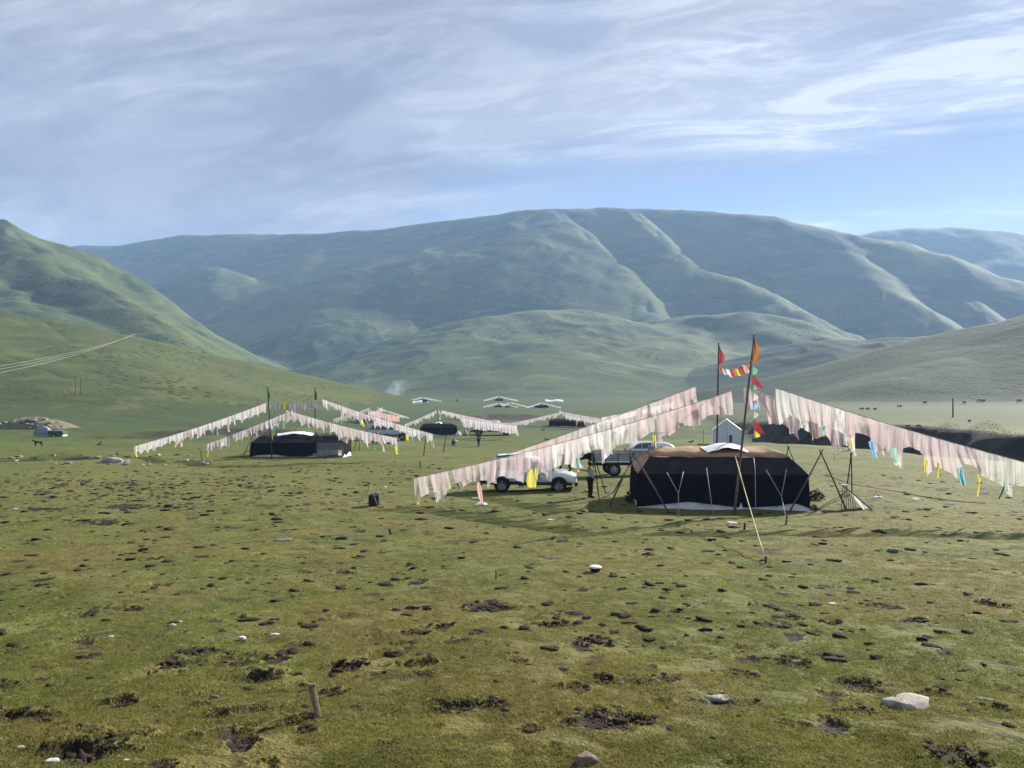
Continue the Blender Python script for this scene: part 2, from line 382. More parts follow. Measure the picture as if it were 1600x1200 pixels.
# normals of the whole sheet
Vg = V.reshape(NR, NA, 3)
du = np.roll(Vg, -1, 1) - np.roll(Vg, 1, 1); dv = np.empty_like(Vg); dv[1:-1] = Vg[2:] - Vg[:-2]; dv[0] = Vg[1] - Vg[0]; dv[-1] = Vg[-1] - Vg[-2]
N = np.cross(du, dv); nl = np.linalg.norm(N, axis=2, keepdims=True); N = N / np.maximum(nl, 1e-9)
N = np.where(N[..., 2:3] < 0, -N, N); N[0] = (0, 0, 1)
N = N.reshape(-1, 3)
ii, jj = np.meshgrid(np.arange(NR - 1), np.arange(NA), indexing='ij'); j2 = (jj + 1) % NA
quads = np.stack([ii * NA + jj, ii * NA + j2, (ii + 1) * NA + j2, (ii + 1) * NA + jj], -1).reshape(-1, 4)

ql = LAB[quads[:, 0]]

# ------------------------------------------------------------------ terrain materials
def new_mat(name):
    m = bpy.data.materials.new(name); m.use_nodes = True; return m, NT(m.node_tree)
def turf_material():
    m, k = new_mat('turf')
    geo = k.new('ShaderNodeNewGeometry'); pos = geo.outputs['Position']
    soil = k.new('ShaderNodeAttribute', attribute_name='soil').outputs['Fac']
    dist = k.new('ShaderNodeVectorMath', operation='LENGTH', ins={0: pos}).outputs['Value']
    nb = k.noise(pos, .045, 4, .55, .6); nm = k.noise(pos, .55, 5, .6, .5); nf = k.noise(pos, 7.0, 5, .65); nn = k.noise(pos, 42.0, 3, .7)
    g = k.mix(k.ramp(nm, .35, .66), (.098, .120, .028), (.150, .162, .040))
    g = k.mix(k.math('MULTIPLY', k.ramp(k.noise(pos, .16, 4, .6, .6), .42, .64), .65), g, (.175, .142, .048))
    g = k.mix(k.math('MULTIPLY', k.ramp(k.noise(pos, .9, 4, .6, 1.0), .52, .70), .55), g, (.105, .080, .034))
    g = k.mix(k.math('MULTIPLY', k.ramp(k.noise(pos, .22, 4, .6, .4), .55, .70), .6), g, (.060, .085, .026))
    # thatch and blade grain
    g = k.mix(k.math('MULTIPLY', k.ramp(nf, .42, .68), .55), g, (.150, .135, .050))
    g = k.mix(k.math('MULTIPLY', k.ramp(nf, .50, .28), .60), g, (.030, .034, .013))
    g = k.mix(k.math('MULTIPLY', k.ramp(nn, .56, .30), .55), g, (.026, .030, .012))
    g = k.mix(k.math('MULTIPLY', k.ramp(nn, .60, .74), .4), g, (.19, .17, .075))
    g = k.mix(k.math('MULTIPLY', k.ramp(k.math('ADD', dist, k.math('MULTIPLY', nb, 9.0)), 19, 9), k.math('ADD', .30, k.math('MULTIPLY', k.ramp(k.math('ADD', k.new('ShaderNodeSeparateXYZ', ins={0: pos}).outputs[0], k.math('MULTIPLY', nm, 3.0)), 3.0, -3.0), .36))), g, (.150, .112, .036))
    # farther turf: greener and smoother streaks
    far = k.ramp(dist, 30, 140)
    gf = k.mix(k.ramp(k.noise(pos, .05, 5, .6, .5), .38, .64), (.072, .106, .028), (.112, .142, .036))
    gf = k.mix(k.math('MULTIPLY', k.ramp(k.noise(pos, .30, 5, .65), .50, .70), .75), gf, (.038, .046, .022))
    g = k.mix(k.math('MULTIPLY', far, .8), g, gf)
    g = k.mix(k.math('MULTIPLY', k.ramp(dist, 95, 190), .80), g, (.040, .064, .024))  # cloud shade over the far meadow, put into the turf colour by distance
    # worn dark specks of trodden ground
    sp = k.math('MAXIMUM', k.ramp(k.noise(pos, 2.3, 4, .75, .3), .585, .64), k.ramp(k.noise(k.vmath('MULTIPLY', pos, (1, .8, 1)), .75, 6, .75, .6), .575, .63))
    g = k.mix(k.math('MULTIPLY', sp, .72), g, (.030, .026, .015))
    s = k.mix(k.ramp(k.noise(pos, 9.0, 5, .7), .35, .65), (.018, .0135, .010), (.044, .034, .026))
    sf = k.mix(k.ramp(k.noise(pos, .35, 5, .6, .3), .35, .68), (.030, .025, .026), (.070, .058, .050))
    s = k.mix(k.ramp(dist, 40, 70), s, sf)
    se = k.ramp(k.math('ADD', soil, k.math('MULTIPLY', k.math('SUBTRACT', nf, .5), .7)), .35, .62)
    c = k.mix(se, g, s)
    b = k.new('ShaderNodeBump'); b.inputs['Strength'].default_value = .9; b.inputs['Distance'].default_value = .03
    k.put(b.inputs['Height'], k.math('ADD', k.math('MULTIPLY', nf, 1.6), k.math('MULTIPLY', nn, .8)))
    b2 = k.new('ShaderNodeBump'); b2.inputs['Strength'].default_value = .6; b2.inputs['Distance'].default_value = .35
    k.put(b2.inputs['Height'], k.noise(pos, .8, 6, .75)); k.put(b2.inputs['Normal'], b.outputs[0])
    p = k.new('ShaderNodeBsdfPrincipled', ins={'Base Color': c, 'Roughness': .92, 'Normal': b2.outputs[0]})
    p.inputs['Specular IOR Level'].default_value = .12
    k.new('ShaderNodeOutputMaterial', ins={0: p.outputs[0]})
    return m
def hill_material(name, ca, cb, cc, shrub=.5, gscale=1.0, bmp=1.0):
    m, k = new_mat(name)
    geo = k.new('ShaderNodeNewGeometry'); pos = geo.outputs['Position']
    st = k.vmath('MULTIPLY', pos, (1, 1, 2.0))
    n1 = k.noise(st, .004 * gscale, 5, .6, .8); n2 = k.noise(st, .022 * gscale, 6, .65, .5); n3 = k.noise(pos, .16 * gscale, 4, .7)
    c = k.mix(k.ramp(n1, .38, .62), ca, cb)
    c = k.mix(k.math('MULTIPLY', k.ramp(n2, .48, .68), .65), c, cc)
    c = k.mix(k.math('MULTIPLY', k.ramp(n3, .52, .70), .45), c, (.045, .055, .025))
    vor = k.new('ShaderNodeTexVoronoi'); k.put(vor.inputs['Vector'], pos); vor.inputs['Scale'].default_value = .11 * gscale
    sh = k.math('MULTIPLY', k.ramp(vor.outputs[0], .36, .22), k.ramp(k.noise(pos, .0045 * gscale, 3, .5, .5), .50, .60))
    c = k.mix(k.math('MULTIPLY', sh, shrub), c, (.018, .026, .014))
    b = k.new('ShaderNodeBump'); b.inputs['Strength'].default_value = .8; b.inputs['Distance'].default_value = 2.2 / gscale * bmp
    k.put(b.inputs['Height'], k.math('ADD', k.math('MULTIPLY', n2, 1.6), k.math('ADD', k.math('MULTIPLY', n3, .55), k.math('MULTIPLY', sh, .4 * shrub))))
    p = k.new('ShaderNodeBsdfPrincipled', ins={'Base Color': c, 'Roughness': .95, 'Normal': b.outputs[0]})
    p.inputs['Specular IOR Level'].default_value = .08
    k.new('ShaderNodeOutputMaterial', ins={0: p.outputs[0]})
    return m
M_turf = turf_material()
M_mtn = hill_material('mountain_grass', (.040, .064, .024), (.094, .124, .042), (.165, .182, .076), .8, 1.0, .55)
M_hill = hill_material('hill_grass', (.052, .070, .024), (.086, .102, .034), (.130, .126, .052), .8, 2.2)
M_hill2 = hill_material('tall_hill_grass', (.042, .064, .026), (.080, .104, .038), (.130, .142, .060), .8, 1.3)
M_rhill = hill_material('rough_hill_grass', (.020, .038, .018), (.036, .056, .024), (.046, .064, .030), .95, 3.0)
def sub(name, mask, mat, label):
    q = quads[mask]; u, inv = np.unique(q, return_inverse=True)
    me = mesh_np(name, V[u], inv.reshape(q.shape), True, {'soil': SOIL[u]})
    me.normals_split_custom_set_from_vertices(N[u].astype(np.float32))
    o = obj(name, me, mat); return tag(o, label, kind='structure')
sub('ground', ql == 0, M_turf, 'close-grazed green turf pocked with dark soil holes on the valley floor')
sub('hill', ql == 1, M_hill, 'low sunlit green hill at the left edge of the valley')
sub('hill', ql == 2, M_hill2, 'tall green hill rising behind the low left hill')
sub('mountain', ql == 3, M_mtn, 'broad hazy blue-green mountain with long spurs behind the camp')
sub('hill', ql == 4, M_rhill, 'dark shrubby hill slope at the right edge of the valley')
sub('hill', ql == 5, M_rhill, 'pale green hill between the right slope and the mountain')
sub('mountain', ql == 6, M_mtn, 'farthest dark mountain shoulder beyond the right end of the main ridge')

# ------------------------------------------------------------------ air
hm = bpy.data.meshes.new('haze'); E = 5350.0; zb, zt_ = float(Z.min()) - 1.0, float(Z.max()) + 12.0
hv = [(sx * E, sy * E, z) for z in (zb, zt_) for sx, sy in ((-1, -1), (1, -1), (1, 1), (-1, 1))]
hm.from_pydata(hv, [], [(3, 2, 1, 0), (4, 5, 6, 7), (0, 1, 5, 4), (1, 2, 6, 5), (2, 3, 7, 6), (3, 0, 4, 7)])
mh, k = new_mat('haze')
pv = k.new('ShaderNodeVolumePrincipled'); pv.inputs['Color'].default_value = (.40, .62, 1.0, 1); pv.inputs['Density'].default_value = .00016
pv.inputs['Anisotropy'].default_value = .1
k.new('ShaderNodeOutputMaterial', ins={1: pv.outputs[0]})
tag(obj('haze', hm, mh), 'thin blue morning haze filling the valley', kind='stuff')
print('TRIS', len(quads) * 2, 'zrange', Z.min(), Z.max())

# ================================================================== materials for things
def plain(name, c, rough=.8, var=.25, scale=8.0, c2=None, metal=0.0, spec=.3, bump=0.0, coat=0.0):
    m, k = new_mat(name)
    tcn = k.new('ShaderNodeTexCoord').outputs['Object']
    n = k.noise(tcn, scale, 5, .65, .3)
    c2 = c2 or tuple(x * (1 - var) for x in c)
    cc = k.mix(k.ramp(n, .35, .65), c, c2)
    p = k.new('ShaderNodeBsdfPrincipled', ins={'Base Color': cc, 'Roughness': rough, 'Metallic': metal})
    p.inputs['Specular IOR Level'].default_value = spec; p.inputs['Coat Weight'].default_value = coat
    if bump:
        b = k.new('ShaderNodeBump'); b.inputs['Strength'].default_value = .8; b.inputs['Distance'].default_value = bump
        k.put(b.inputs['Height'], n); k.put(p.inputs['Normal'], b.outputs[0])
    k.new('ShaderNodeOutputMaterial', ins={0: p.outputs[0]})
    return m
def gauze(name, ca, cb, clear=.22, trans=.5):
    """thin cloth: light comes through, weave gaps let the view through"""
    m, k = new_mat(name)
    u = k.new('ShaderNodeAttribute', attribute_name='u').outputs['Fac']; v = k.new('ShaderNodeAttribute', attribute_name='v').outputs['Fac']
    inf = k.new('ShaderNodeObjectInfo').outputs['Random']
    vec = k.new('ShaderNodeCombineXYZ', ins={0: k.math('MULTIPLY', u, 9.0), 1: k.math('MULTIPLY', v, .9), 2: k.math('MULTIPLY', inf, 40.0)})
    n = k.noise(vec, 1.0, 3, .6); c = k.mix(k.ramp(n, .38, .62), ca, cb)
    d = k.new('ShaderNodeBsdfDiffuse', ins={0: c}); t = k.new('ShaderNodeBsdfTranslucent', ins={0: c})
    mx = k.new('ShaderNodeMixShader', ins={0: trans, 1: d.outputs[0], 2: t.outputs[0]})
    tr = k.new('ShaderNodeBsdfTransparent')
    al = k.math('MULTIPLY', k.ramp(n, .3, .75, .4, 1.5), clear)
    m2 = k.new('ShaderNodeMixShader', ins={0: al, 1: mx.outputs[0], 2: tr.outputs[0]})
    k.new('ShaderNodeOutputMaterial', ins={0: m2.outputs[0]})
    return m
G_PINK = gauze('pink_gauze', (.60, .49, .50), (.72, .66, .65), .52)
G_ROSE = gauze('rose_gauze', (.60, .44, .45), (.68, .58, .57), .48)
G_WHITE = gauze('white_gauze', (.74, .72, .71), (.66, .60, .61), .52)
G_GREY = gauze('greenish_gauze', (.54, .55, .51), (.68, .66, .63), .50)
G_WHT2 = gauze('far_white_cloth', (.58, .57, .57), (.52, .46, .48), .25)
G_YEL = gauze('yellow_cloth', (.68, .60, .07), (.60, .52, .14), .12)
G_BLUE = gauze('blue_cloth', (.16, .40, .66), (.22, .50, .70), .05)
G_MINT = gauze('mint_cloth', (.30, .62, .52), (.42, .70, .62), .08)
G_GREEN = gauze('green_cloth', (.12, .36, .18), (.25, .45, .28), .15)
G_RED = gauze('red_cloth', (.42, .04, .06), (.30, .03, .05), .10, .4)
G_ORG = gauze('orange_cloth', (.34, .13, .06), (.42, .20, .09), .02, .4)
G_SALM = gauze('salmon_cloth', (.62, .36, .31), (.60, .45, .40), .05)
G_DGRN = gauze('dark_green_cloth', (.03, .10, .05), (.05, .16, .08), .02, .3)
M_WOOL = plain('black_yak_wool', (.0075, .0080, .012), 1.0, .4, 3.0, (.013, .013, .018), spec=.04, bump=.02)
M_WOOLU = plain('faded_yak_wool', (.022, .021, .024), 1.0, .4, 2.0, (.034, .032, .034), spec=.04, bump=.03)
M_WOOLG = plain('grey_black_wool', (.085, .085, .088), .97, .4, 4.0, spec=.05, bump=.02)
M_TAN = plain('tan_canvas', (.44, .30, .20), .9, .3, 2.5, (.32, .21, .14), spec=.1, bump=.03)
M_CANV = plain('white_canvas', (.70, .70, .72), .85, .15, 3.0, spec=.1, bump=.02)
M_GCANV = plain('grey_canvas', (.26, .27, .29), .85, .25, 3.0, spec=.1, bump=.02)
M_WOOD = plain('weathered_pole_wood', (.16, .13, .105), .8, .45, 14.0, spec=.2)
M_DARKW = plain('dark_pole_wood', (.045, .042, .040), .8, .4, 14.0, spec=.2)
M_PALEW = plain('pale_split_wood', (.26, .20, .12), .8, .45, 20.0, (.15, .11, .07), spec=.2, bump=.005)
M_ROPE = plain('pale_rope', (.42, .40, .34), .9, .2, 30.0)
M_YROPE = plain('yellow_rope', (.55, .50, .26), .9, .2, 30.0)
M_DROPE = plain('dark_rope', (.07, .065, .06), .9, .2, 30.0)
M_PAINT = plain('white_car_paint', (.60, .66, .65), .28, .06, 1.0, coat=.5, spec=.5)
M_SILV = plain('silver_car_paint', (.42, .44, .46), .30, .06, 1.0, metal=.3, coat=.4, spec=.5)
M_CLAD = plain('dark_plastic', (.022, .024, .028), .6, .2, 6.0)
M_GLASS = plain('car_glass', (.015, .020, .024), .06, .1, 2.0, spec=.8)
M_TYRE = plain('tyre_rubber', (.012, .012, .013), .85, .3, 6.0)
M_RIM = plain('alloy_rim', (.34, .36, .38), .35, .2, 9.0, metal=.7)
M_GREENP = plain('dark_green_tarpaulin', (.045, .10, .06), .7, .3, 3.0)
M_BLUEP = plain('blue_plastic', (.05, .13, .30), .5, .2, 3.0)
M_LAMP = plain('headlamp_lens', (.7, .72, .74), .12, .1, 3.0, spec=.8)
M_RED = plain('red_lens', (.4, .02, .02), .3, .1, 3.0)
M_STEEL = plain('grey_steel', (.30, .32, .35), .5, .35, 5.0, metal=.3)
M_ROCK = plain('pale_rock', (.40, .37, .32), .9, .4, 9.0, (.22, .20, .16), bump=.02)
M_ROCKW = plain('white_rock', (.62, .61, .58), .9, .3, 9.0, (.42, .40, .36), bump=.01)
M_ROCKB = plain('brown_rock', (.24, .18, .14), .9, .4, 12.0, (.13, .10, .08), bump=.02)
M_ROCKG = plain('grey_rock', (.17, .17, .17), .9, .4, 9.0, bump=.02)
M_DUNG = plain('dark_dung', (.020, .016, .012), .97, .5, 14.0, (.042, .033, .024), spec=.1, bump=.01)
M_SKIN = plain('skin', (.26, .14, .09), .6, .1, 8.0)
M_HAIR = plain('black_hair', (.010, .009, .009), .7, .2, 30.0)
M_BLKC = plain('black_cloth', (.012, .012, .014), .9, .3, 9.0)
M_GRYC = plain('pale_grey_shirt', (.36, .37, .40), .9, .2, 9.0)
M_NAVY = plain('navy_cloth', (.02, .025, .05), .9, .3, 9.0)
M_MAROON = plain('maroon_cloth', (.10, .02, .03), .9, .3, 9.0)
M_WHTC = plain('white_cloth', (.66, .66, .66), .9, .15, 9.0)
M_FUR = plain('black_fur', (.012, .010, .009), .95, .4, 20.0, bump=.01)
M_SHRUB = plain('dark_leaves', (.03, .045, .018), .9, .4, 9.0)
M_WIRE = plain('sunlit_wire', (.30, .31, .26), .5, .1, 9.0, metal=.2)

# ================================================================== small mesh builder
class MB:
    def __init__(s): s.v = []; s.f = []
    def add(s, vs, fs):
        b = len(s.v); s.v += [tuple(q) for q in vs]; s.f += [tuple(b + i for i in f) for f in fs]; return s
    def box(s, c, d, rz=0.0, ry=0.0, rx=0.0):
        M = Matrix.Translation(c) @ Matrix.Rotation(rz, 4, 'Z') @ Matrix.Rotation(ry, 4, 'Y') @ Matrix.Rotation(rx, 4, 'X')
        vs = [M @ Vector((x * d[0] / 2, y * d[1] / 2, z * d[2] / 2)) for z in (-1, 1) for x, y in ((-1, -1), (1, -1), (1, 1), (-1, 1))]
        return s.add(vs, [(3, 2, 1, 0), (4, 5, 6, 7), (0, 1, 5, 4), (1, 2, 6, 5), (2, 3, 7, 6), (3, 0, 4, 7)])
    def tube(s, pts, rad, n=6, cap=True):
        pts = [Vector(p) for p in pts]
        if not hasattr(rad, '__len__'): rad = [rad] * len(pts)
        vs = []; fs = []
        for i, p in enumerate(pts):
            t = (pts[min(i + 1, len(pts) - 1)] - pts[max(i - 1, 0)]).normalized()
            a = t.cross(Vector((0, 0, 1)) if abs(t.z) < .9 else Vector((1, 0, 0))).normalized(); b = t.cross(a)
            for j in range(n):
                an = 2 * math.pi * j / n; vs.append(p + (a * math.cos(an) + b * math.sin(an)) * rad[i])
        for i in range(len(pts) - 1):
            for j in range(n): fs.append((i * n + j, i * n + (j + 1) % n, (i + 1) * n + (j + 1) % n, (i + 1) * n + j))
        if cap: fs += [tuple(range(n - 1, -1, -1)), tuple(range((len(pts) - 1) * n, len(pts) * n))]
        return s.add(vs, fs)
    def cyl(s, a, b, r, n=16, r2=None): return s.tube([a, b], [r, r if r2 is None else r2], n)
    def loft(s, rings, close=True, caps=True):
        n = len(rings[0]); fs = []
        for i in range(len(rings) - 1):
            for j in range(n if close else n - 1):
                fs.append((i * n + j, i * n + (j + 1) % n, (i + 1) * n + (j + 1) % n, (i + 1) * n + j))
        if caps: fs += [tuple(range(n - 1, -1, -1)), tuple(range((len(rings) - 1) * n, len(rings) * n))]
        return s.add([p for r in rings for p in r], fs)
    def mesh(s, name, smooth=False):
        me = bpy.data.meshes.new(name); me.from_pydata(s.v, [], s.f); me.validate()
        if smooth: me.polygons.foreach_set('use_smooth', [True] * len(me.polygons))
        me.update(); return me
    def build(s, name, mat, parent=None, smooth=False, loc=None): return obj(name, s.mesh(name, smooth), mat, parent, loc)
def copy_tree(o, parent=None):
    c = o.copy(); col.objects.link(c)
    if parent is not None: c.parent = parent
    for ch in list(o.children): copy_tree(ch, c)
    return c
def G(px, py, far=900):
    x, y = Gmany([(px, py)], far)[0]; return Vector((x, y, gz(x, y)))
def pole(name, a, b, r0, r1, mat, label=None, cat=None, group=None, bend=.0):
    """a free-standing pole as its own thing, origin at its foot"""
    a, b = Vector(a), Vector(b); L = b - a; pts = [L * (i / 6) + Vector((math.sin(i * 1.1) * bend, math.cos(i * .9) * bend, 0)) * math.sin(math.pi * i / 6) for i in range(7)]
    pts[0] = pts[0] - L.normalized() * .12
    o = MB().tube(pts, [r0 + (r1 - r0) * i / 6 for i in range(7)], 8).build(name, mat, None, True, a)
    return tag(o, label, cat, group)

# ================================================================== cloth
def cloth_mesh(a, b, h, seed, blow=(0, 0, 0), nu=15, nv=9, fold=.07, arch=.30, ragged=.12, gather=1.0, lean=0.0):
    """rectangle of thin cloth sewn to the rope between a and b, hanging h metres with folds and a scalloped hem"""
    rr = random.Random(seed); a, b = Vector(a), Vector(b); e = (b - a); ln = e.length; ex = e.normalized()
    side = ex.cross(Vector((0, 0, 1))); side.normalize()
    ph = [rr.uniform(0, 6.28) for _ in range(5)]; fr = [rr.uniform(1.6, 2.8), rr.uniform(4.0, 6.5), rr.uniform(8, 12)]
    la, lb = 1 + rr.uniform(-.25, .35) * arch * 2, 1 + rr.uniform(-.25, .35) * arch * 2
    bl = Vector(blow) * rr.uniform(.5, 1.5); V_ = []; U_ = []; W_ = []
    cu = rr.uniform(.35, .65)
    for j in range(nv):
        v = j / (nv - 1)
        for i in range(nu):
            u = i / (nu - 1)
            cor = abs(u - cu) / max(cu, 1 - cu)
            L = h * ((la * (1 - u) + lb * u) - arch * (1 - cor ** 1.8)) * (1 + ragged * .35 * math.sin(u * 11 + ph[4]))
            w = (math.sin(u * 6.28 * fr[0] + ph[0]) + .6 * math.sin(u * 6.28 * fr[1] + ph[1]) + .3 * math.sin(u * 6.28 * fr[2] + ph[2]))
            amp = fold * (.3 + v * 1.1)
            uu = u + .035 * math.sin(u * 6.28 * fr[1] + ph[3]) * v
            uu = .5 + (uu - .5) * (1 - (1 - gather) * v)
            p = a + ex * (uu * ln) + Vector((0, 0, -L * v)) + side * (w * amp) + bl * (v ** 1.6) * (.7 + .3 * math.sin(u * 5 + ph[2])) + ex * (lean * v * v * h)
            V_.append(p); U_.append(u); W_.append(v)
    Fq = [(j * nu + i, j * nu + i + 1, (j + 1) * nu + i + 1, (j + 1) * nu + i) for j in range(nv - 1) for i in range(nu - 1)]
    return np.array(V_), np.array(Fq), U_, W_
def tail_mesh(p, h, wd, seed, dirn=(0, 0, 0)):
    """narrow streamer hanging from a cloth's corner"""
    rr = random.Random(seed); V_ = []; U_ = []; W_ = []; n = 6
    ph = rr.uniform(0, 6.28); an = rr.uniform(-.6, .6); ax = Vector((math.cos(an), math.sin(an), 0))
    for j in range(9):
        v = j / 8
        for i in range(n):
            u = i / (n - 1)
            q = Vector(p) + ax * ((u - .5) * wd * (1 + .25 * math.sin(v * 5 + ph))) + Vector((0, 0, -h * v)) + Vector(dirn) * v ** 1.3 * h
            q += Vector((0, 1, 0)) * .035 * math.sin(u * 9 + ph + v * 2)
            V_.append(q); U_.append(u); W_.append(v)
    return np.array(V_), np.array([(j * n + i, j * n + i + 1, (j + 1) * n + i + 1, (j + 1) * n + i) for j in range(8) for i in range(n - 1)]), U_, W_
def flag_line(a, b, n, h, label, seed, mats=None, sag=.02, tails=(), blow=(.10, -.05, .02), near=True, group='prayer flag lines stretched from the tall poles', over=1.08, rope_r=.012, arch=.40, start=0.0, end=1.0, ends=True, fold=.07):
    a, b = Vector(a), Vector(b); rr = random.Random(seed)
    base = Vector((b.x, b.y, gz(b.x, b.y)))
    t = empty('prayer_flag_line', base, 0, label, 'prayer flags', group)
    L = (b - a).length
    def pt(s): return a.lerp(b, s) - Vector((0, 0, sag * L * 4 * s * (1 - s) * .5)) - base
    MB().tube([pt(i / 24) for i in range(25)], rope_r, 5).build('rope', M_ROPE, t, True)
    mats = mats or [G_PINK, G_WHITE, G_GREY, G_PINK, G_ROSE]
    for i in range(n):
        s0 = start + (end - start) * i / n; s1 = min(1.0, s0 + (end - start) / n * over * rr.uniform(.92, 1.12))
        hh = h * rr.uniform(.86, 1.14)
        V_, F_, U_, W_ = cloth_mesh(pt(s0), pt(s1), hh, seed * 100 + i, blow, *((30, 12) if near else (9, 5)), fold=fold, arch=arch, gather=rr.uniform(.90, 1.04), lean=rr.uniform(-.05, .12))
        me = mesh_np('flag', V_, F_, True, {'u': U_, 'v': W_})
        o = obj('flag', me, mats[rr.randrange(len(mats))], t)
    for (s, hh, wd, mt, lb) in tails:
        q = pt(s); q.z -= h * .68; q += Vector(blow) * .6
        V_, F_, U_, W_ = tail_mesh(q, hh, wd, seed * 77 + int(s * 1000), (rr.uniform(-.1, .35), 0, 0))
        o = obj('streamer', mesh_np('streamer', V_, F_, True, {'u': U_, 'v': W_}), mt, t)
        o['label'] = lb
    return t

# ================================================================== yak-wool tents
def rect_ring(hx, hy, z, nx, ny, seed, sag=0.0, wob=.03, rz=.05, wave=0.0):
    pts = []
    rr = random.Random(seed); ph = [rr.uniform(0, 6.28) for _ in range(4)]
    per = [(-1, -1), (1, -1), (1, 1), (-1, 1)]
    for s in range(4):
        a, b = per[s], per[(s + 1) % 4]; n = nx if s % 2 == 0 else ny
        for i in range(n):
            t = i / n; e = 4 * t * (1 - t)
            x = hx * (a[0] + (b[0] - a[0]) * t); y = hy * (a[1] + (b[1] - a[1]) * t)
            inw = wob * (math.sin(t * 19 + ph[s]) + .6 * math.sin(t * 43 + ph[s] * 2)) - rz * (1 - min(1, e * 5)) * .6
            nx_, ny_ = ((0, -1), (1, 0), (0, 1), (-1, 0))[s]
            pts.append(Vector((x + nx_ * inw, y + ny_ * inw, z - sag * (abs(math.sin(t * math.pi * (4 if s % 2 == 0 else 2)))) + .012 * math.sin(t * 31 + ph[s]) + wave * (.5 + .5 * math.sin(t * 9.5 + ph[s])) * min(1, e * 3))))
    return pts
def wool_tent(loc, rz, L, W, wall_h, eave_in, band_z, roof_z, label, group='black yak wool tents', near=False, roof_mat=None, wall_mat=None, wrap=.9, seed=1, chimney=True, skirt=.26, patch=True, cover=(-.06, .22)):
    t = empty('wool_tent', loc, rz, label, 'tent', group)
    nx, ny = (40, 24) if near else (16, 10); hx, hy = L / 2, W / 2
    wall_mat = wall_mat or M_WOOL; roof_mat = roof_mat or M_TAN
    # skirt: pale cloth behind the lower edge of the wool
    sk = MB().loft([rect_ring(hx - .02, hy - .02, -.10, nx, ny, seed, 0, .02), rect_ring(hx - .04, hy - .04, skirt * .5, nx, ny, seed, 0, .02), rect_ring(hx - .07, hy - .07, skirt * 1.6, nx, ny, seed, 0, .02)], caps=False)
    sk.build('skirt', M_CANV, t, True)
    r0 = rect_ring(hx, hy, skirt * .50, nx, ny, seed + 1, 0, .025, wave=skirt * .55)      # scalloped lower edge
    rings = [r0] + [rect_ring(hx * (1 - .003 * q) + .02, hy * (1 - .008 * q), skirt * .8 + (wall_h - skirt * .8) * (q / 5), nx, ny, seed + 1, .0 if q < 5 else .03, .025, wave=skirt * .4 * (1 - q / 5)) for q in range(1, 6)]
    wl = MB().loft(rings, caps=False).build('wall', wall_mat, t, True)
    eave = rings[-1]
    # upper wool band, sloping in to the roof
    ex = eave_in * .62
    mid = rect_ring(hx - ex * .5, hy - eave_in * .5, (wall_h + band_z) / 2 - .02, nx, ny, seed + 2, .03, .01)
    top = rect_ring(hx - ex, hy - eave_in, band_z, nx, ny, seed + 2, .02, .01)
    n = len(eave); band = MB()
    e2 = [p + Vector((0, 0, .004)) for p in eave]
    allr = e2 + mid + top; bf = [[], []]; ef = [[], []]
    for i in range(2):
        for j in range(n):
            f = (i * n + j, i * n + (j + 1) % n, (i + 1) * n + (j + 1) % n, (i + 1) * n + j)
            side = 0 if j < nx else (1 if j < nx + ny else (2 if j < 2 * nx + ny else 3))
            (ef if side in (1, 3) else bf)[side // 2].append(f)
    for q in (0, 1):
        fs_ = bf[q]; us = sorted({v for f in fs_ for v in f}); mp = {v: i for i, v in enumerate(us)}
        MB().add([allr[v] for v in us], [tuple(mp[v] for v in f) for f in fs_]).build('upper_wall', M_WOOLU, t, True)
        fs_ = ef[q]; us = sorted({v for f in fs_ for v in f}); mp = {v: i for i, v in enumerate(us)}
        MB().add([allr[v] + Vector((0, 0, .006)) for v in us], [tuple(mp[v] for v in f) for f in fs_]).build('end_flap', roof_mat if near else wall_mat, t, True)
    # roof cloth with a low ridge held on inner poles
    r3 = [p + Vector((0, 0, .012)) for p in rect_ring(hx - ex + .06, hy - eave_in + .06, band_z, nx, ny, seed + 2, .02, .01)]
    r4 = rect_ring(hx - ex - .35, (hy - eave_in) * .5, band_z + (roof_z - band_z) * .6, nx, ny, seed + 3, .03, .02)
    r5 = rect_ring(hx - ex - .8, .08, roof_z, nx, ny, seed + 4, .05, .0, 0)
    MB().loft([r3, r4, r5], caps=True).build('roof', roof_mat, t, True)
    if patch:
        c = Vector(((cover[0]) * L, 0, roof_z)); ww = cover[1] * L / 2; dd = (hy - eave_in) * .80
        vs = []; nn = 9
        for j in range(5):
            for i in range(nn):
                u = i / (nn - 1) * 2 - 1; v = j / 4 * 2 - 1
                vs.append(c + Vector((u * ww * (1 - .18 * abs(v)), v * dd + .10 * u, .17 - .22 * abs(u) ** 1.3 - .16 * abs(v) + .02 * math.sin(i * 2.3 + j))))
        fs = [(j * nn + i, j * nn + i + 1, (j + 1) * nn + i + 1, (j + 1) * nn + i) for j in range(4) for i in range(nn - 1)]
        o = MB().add(vs, fs).build('smoke_hole_cover', M_CANV, t, True)
    if chimney:
        ch = MB(); cx_ = cover[0] * L + .045 * L
        ch.cyl((cx_, .1, roof_z - .3), (cx_, .1, roof_z + .50), .065, 12).build('chimney', M_CLAD, t)
    return t

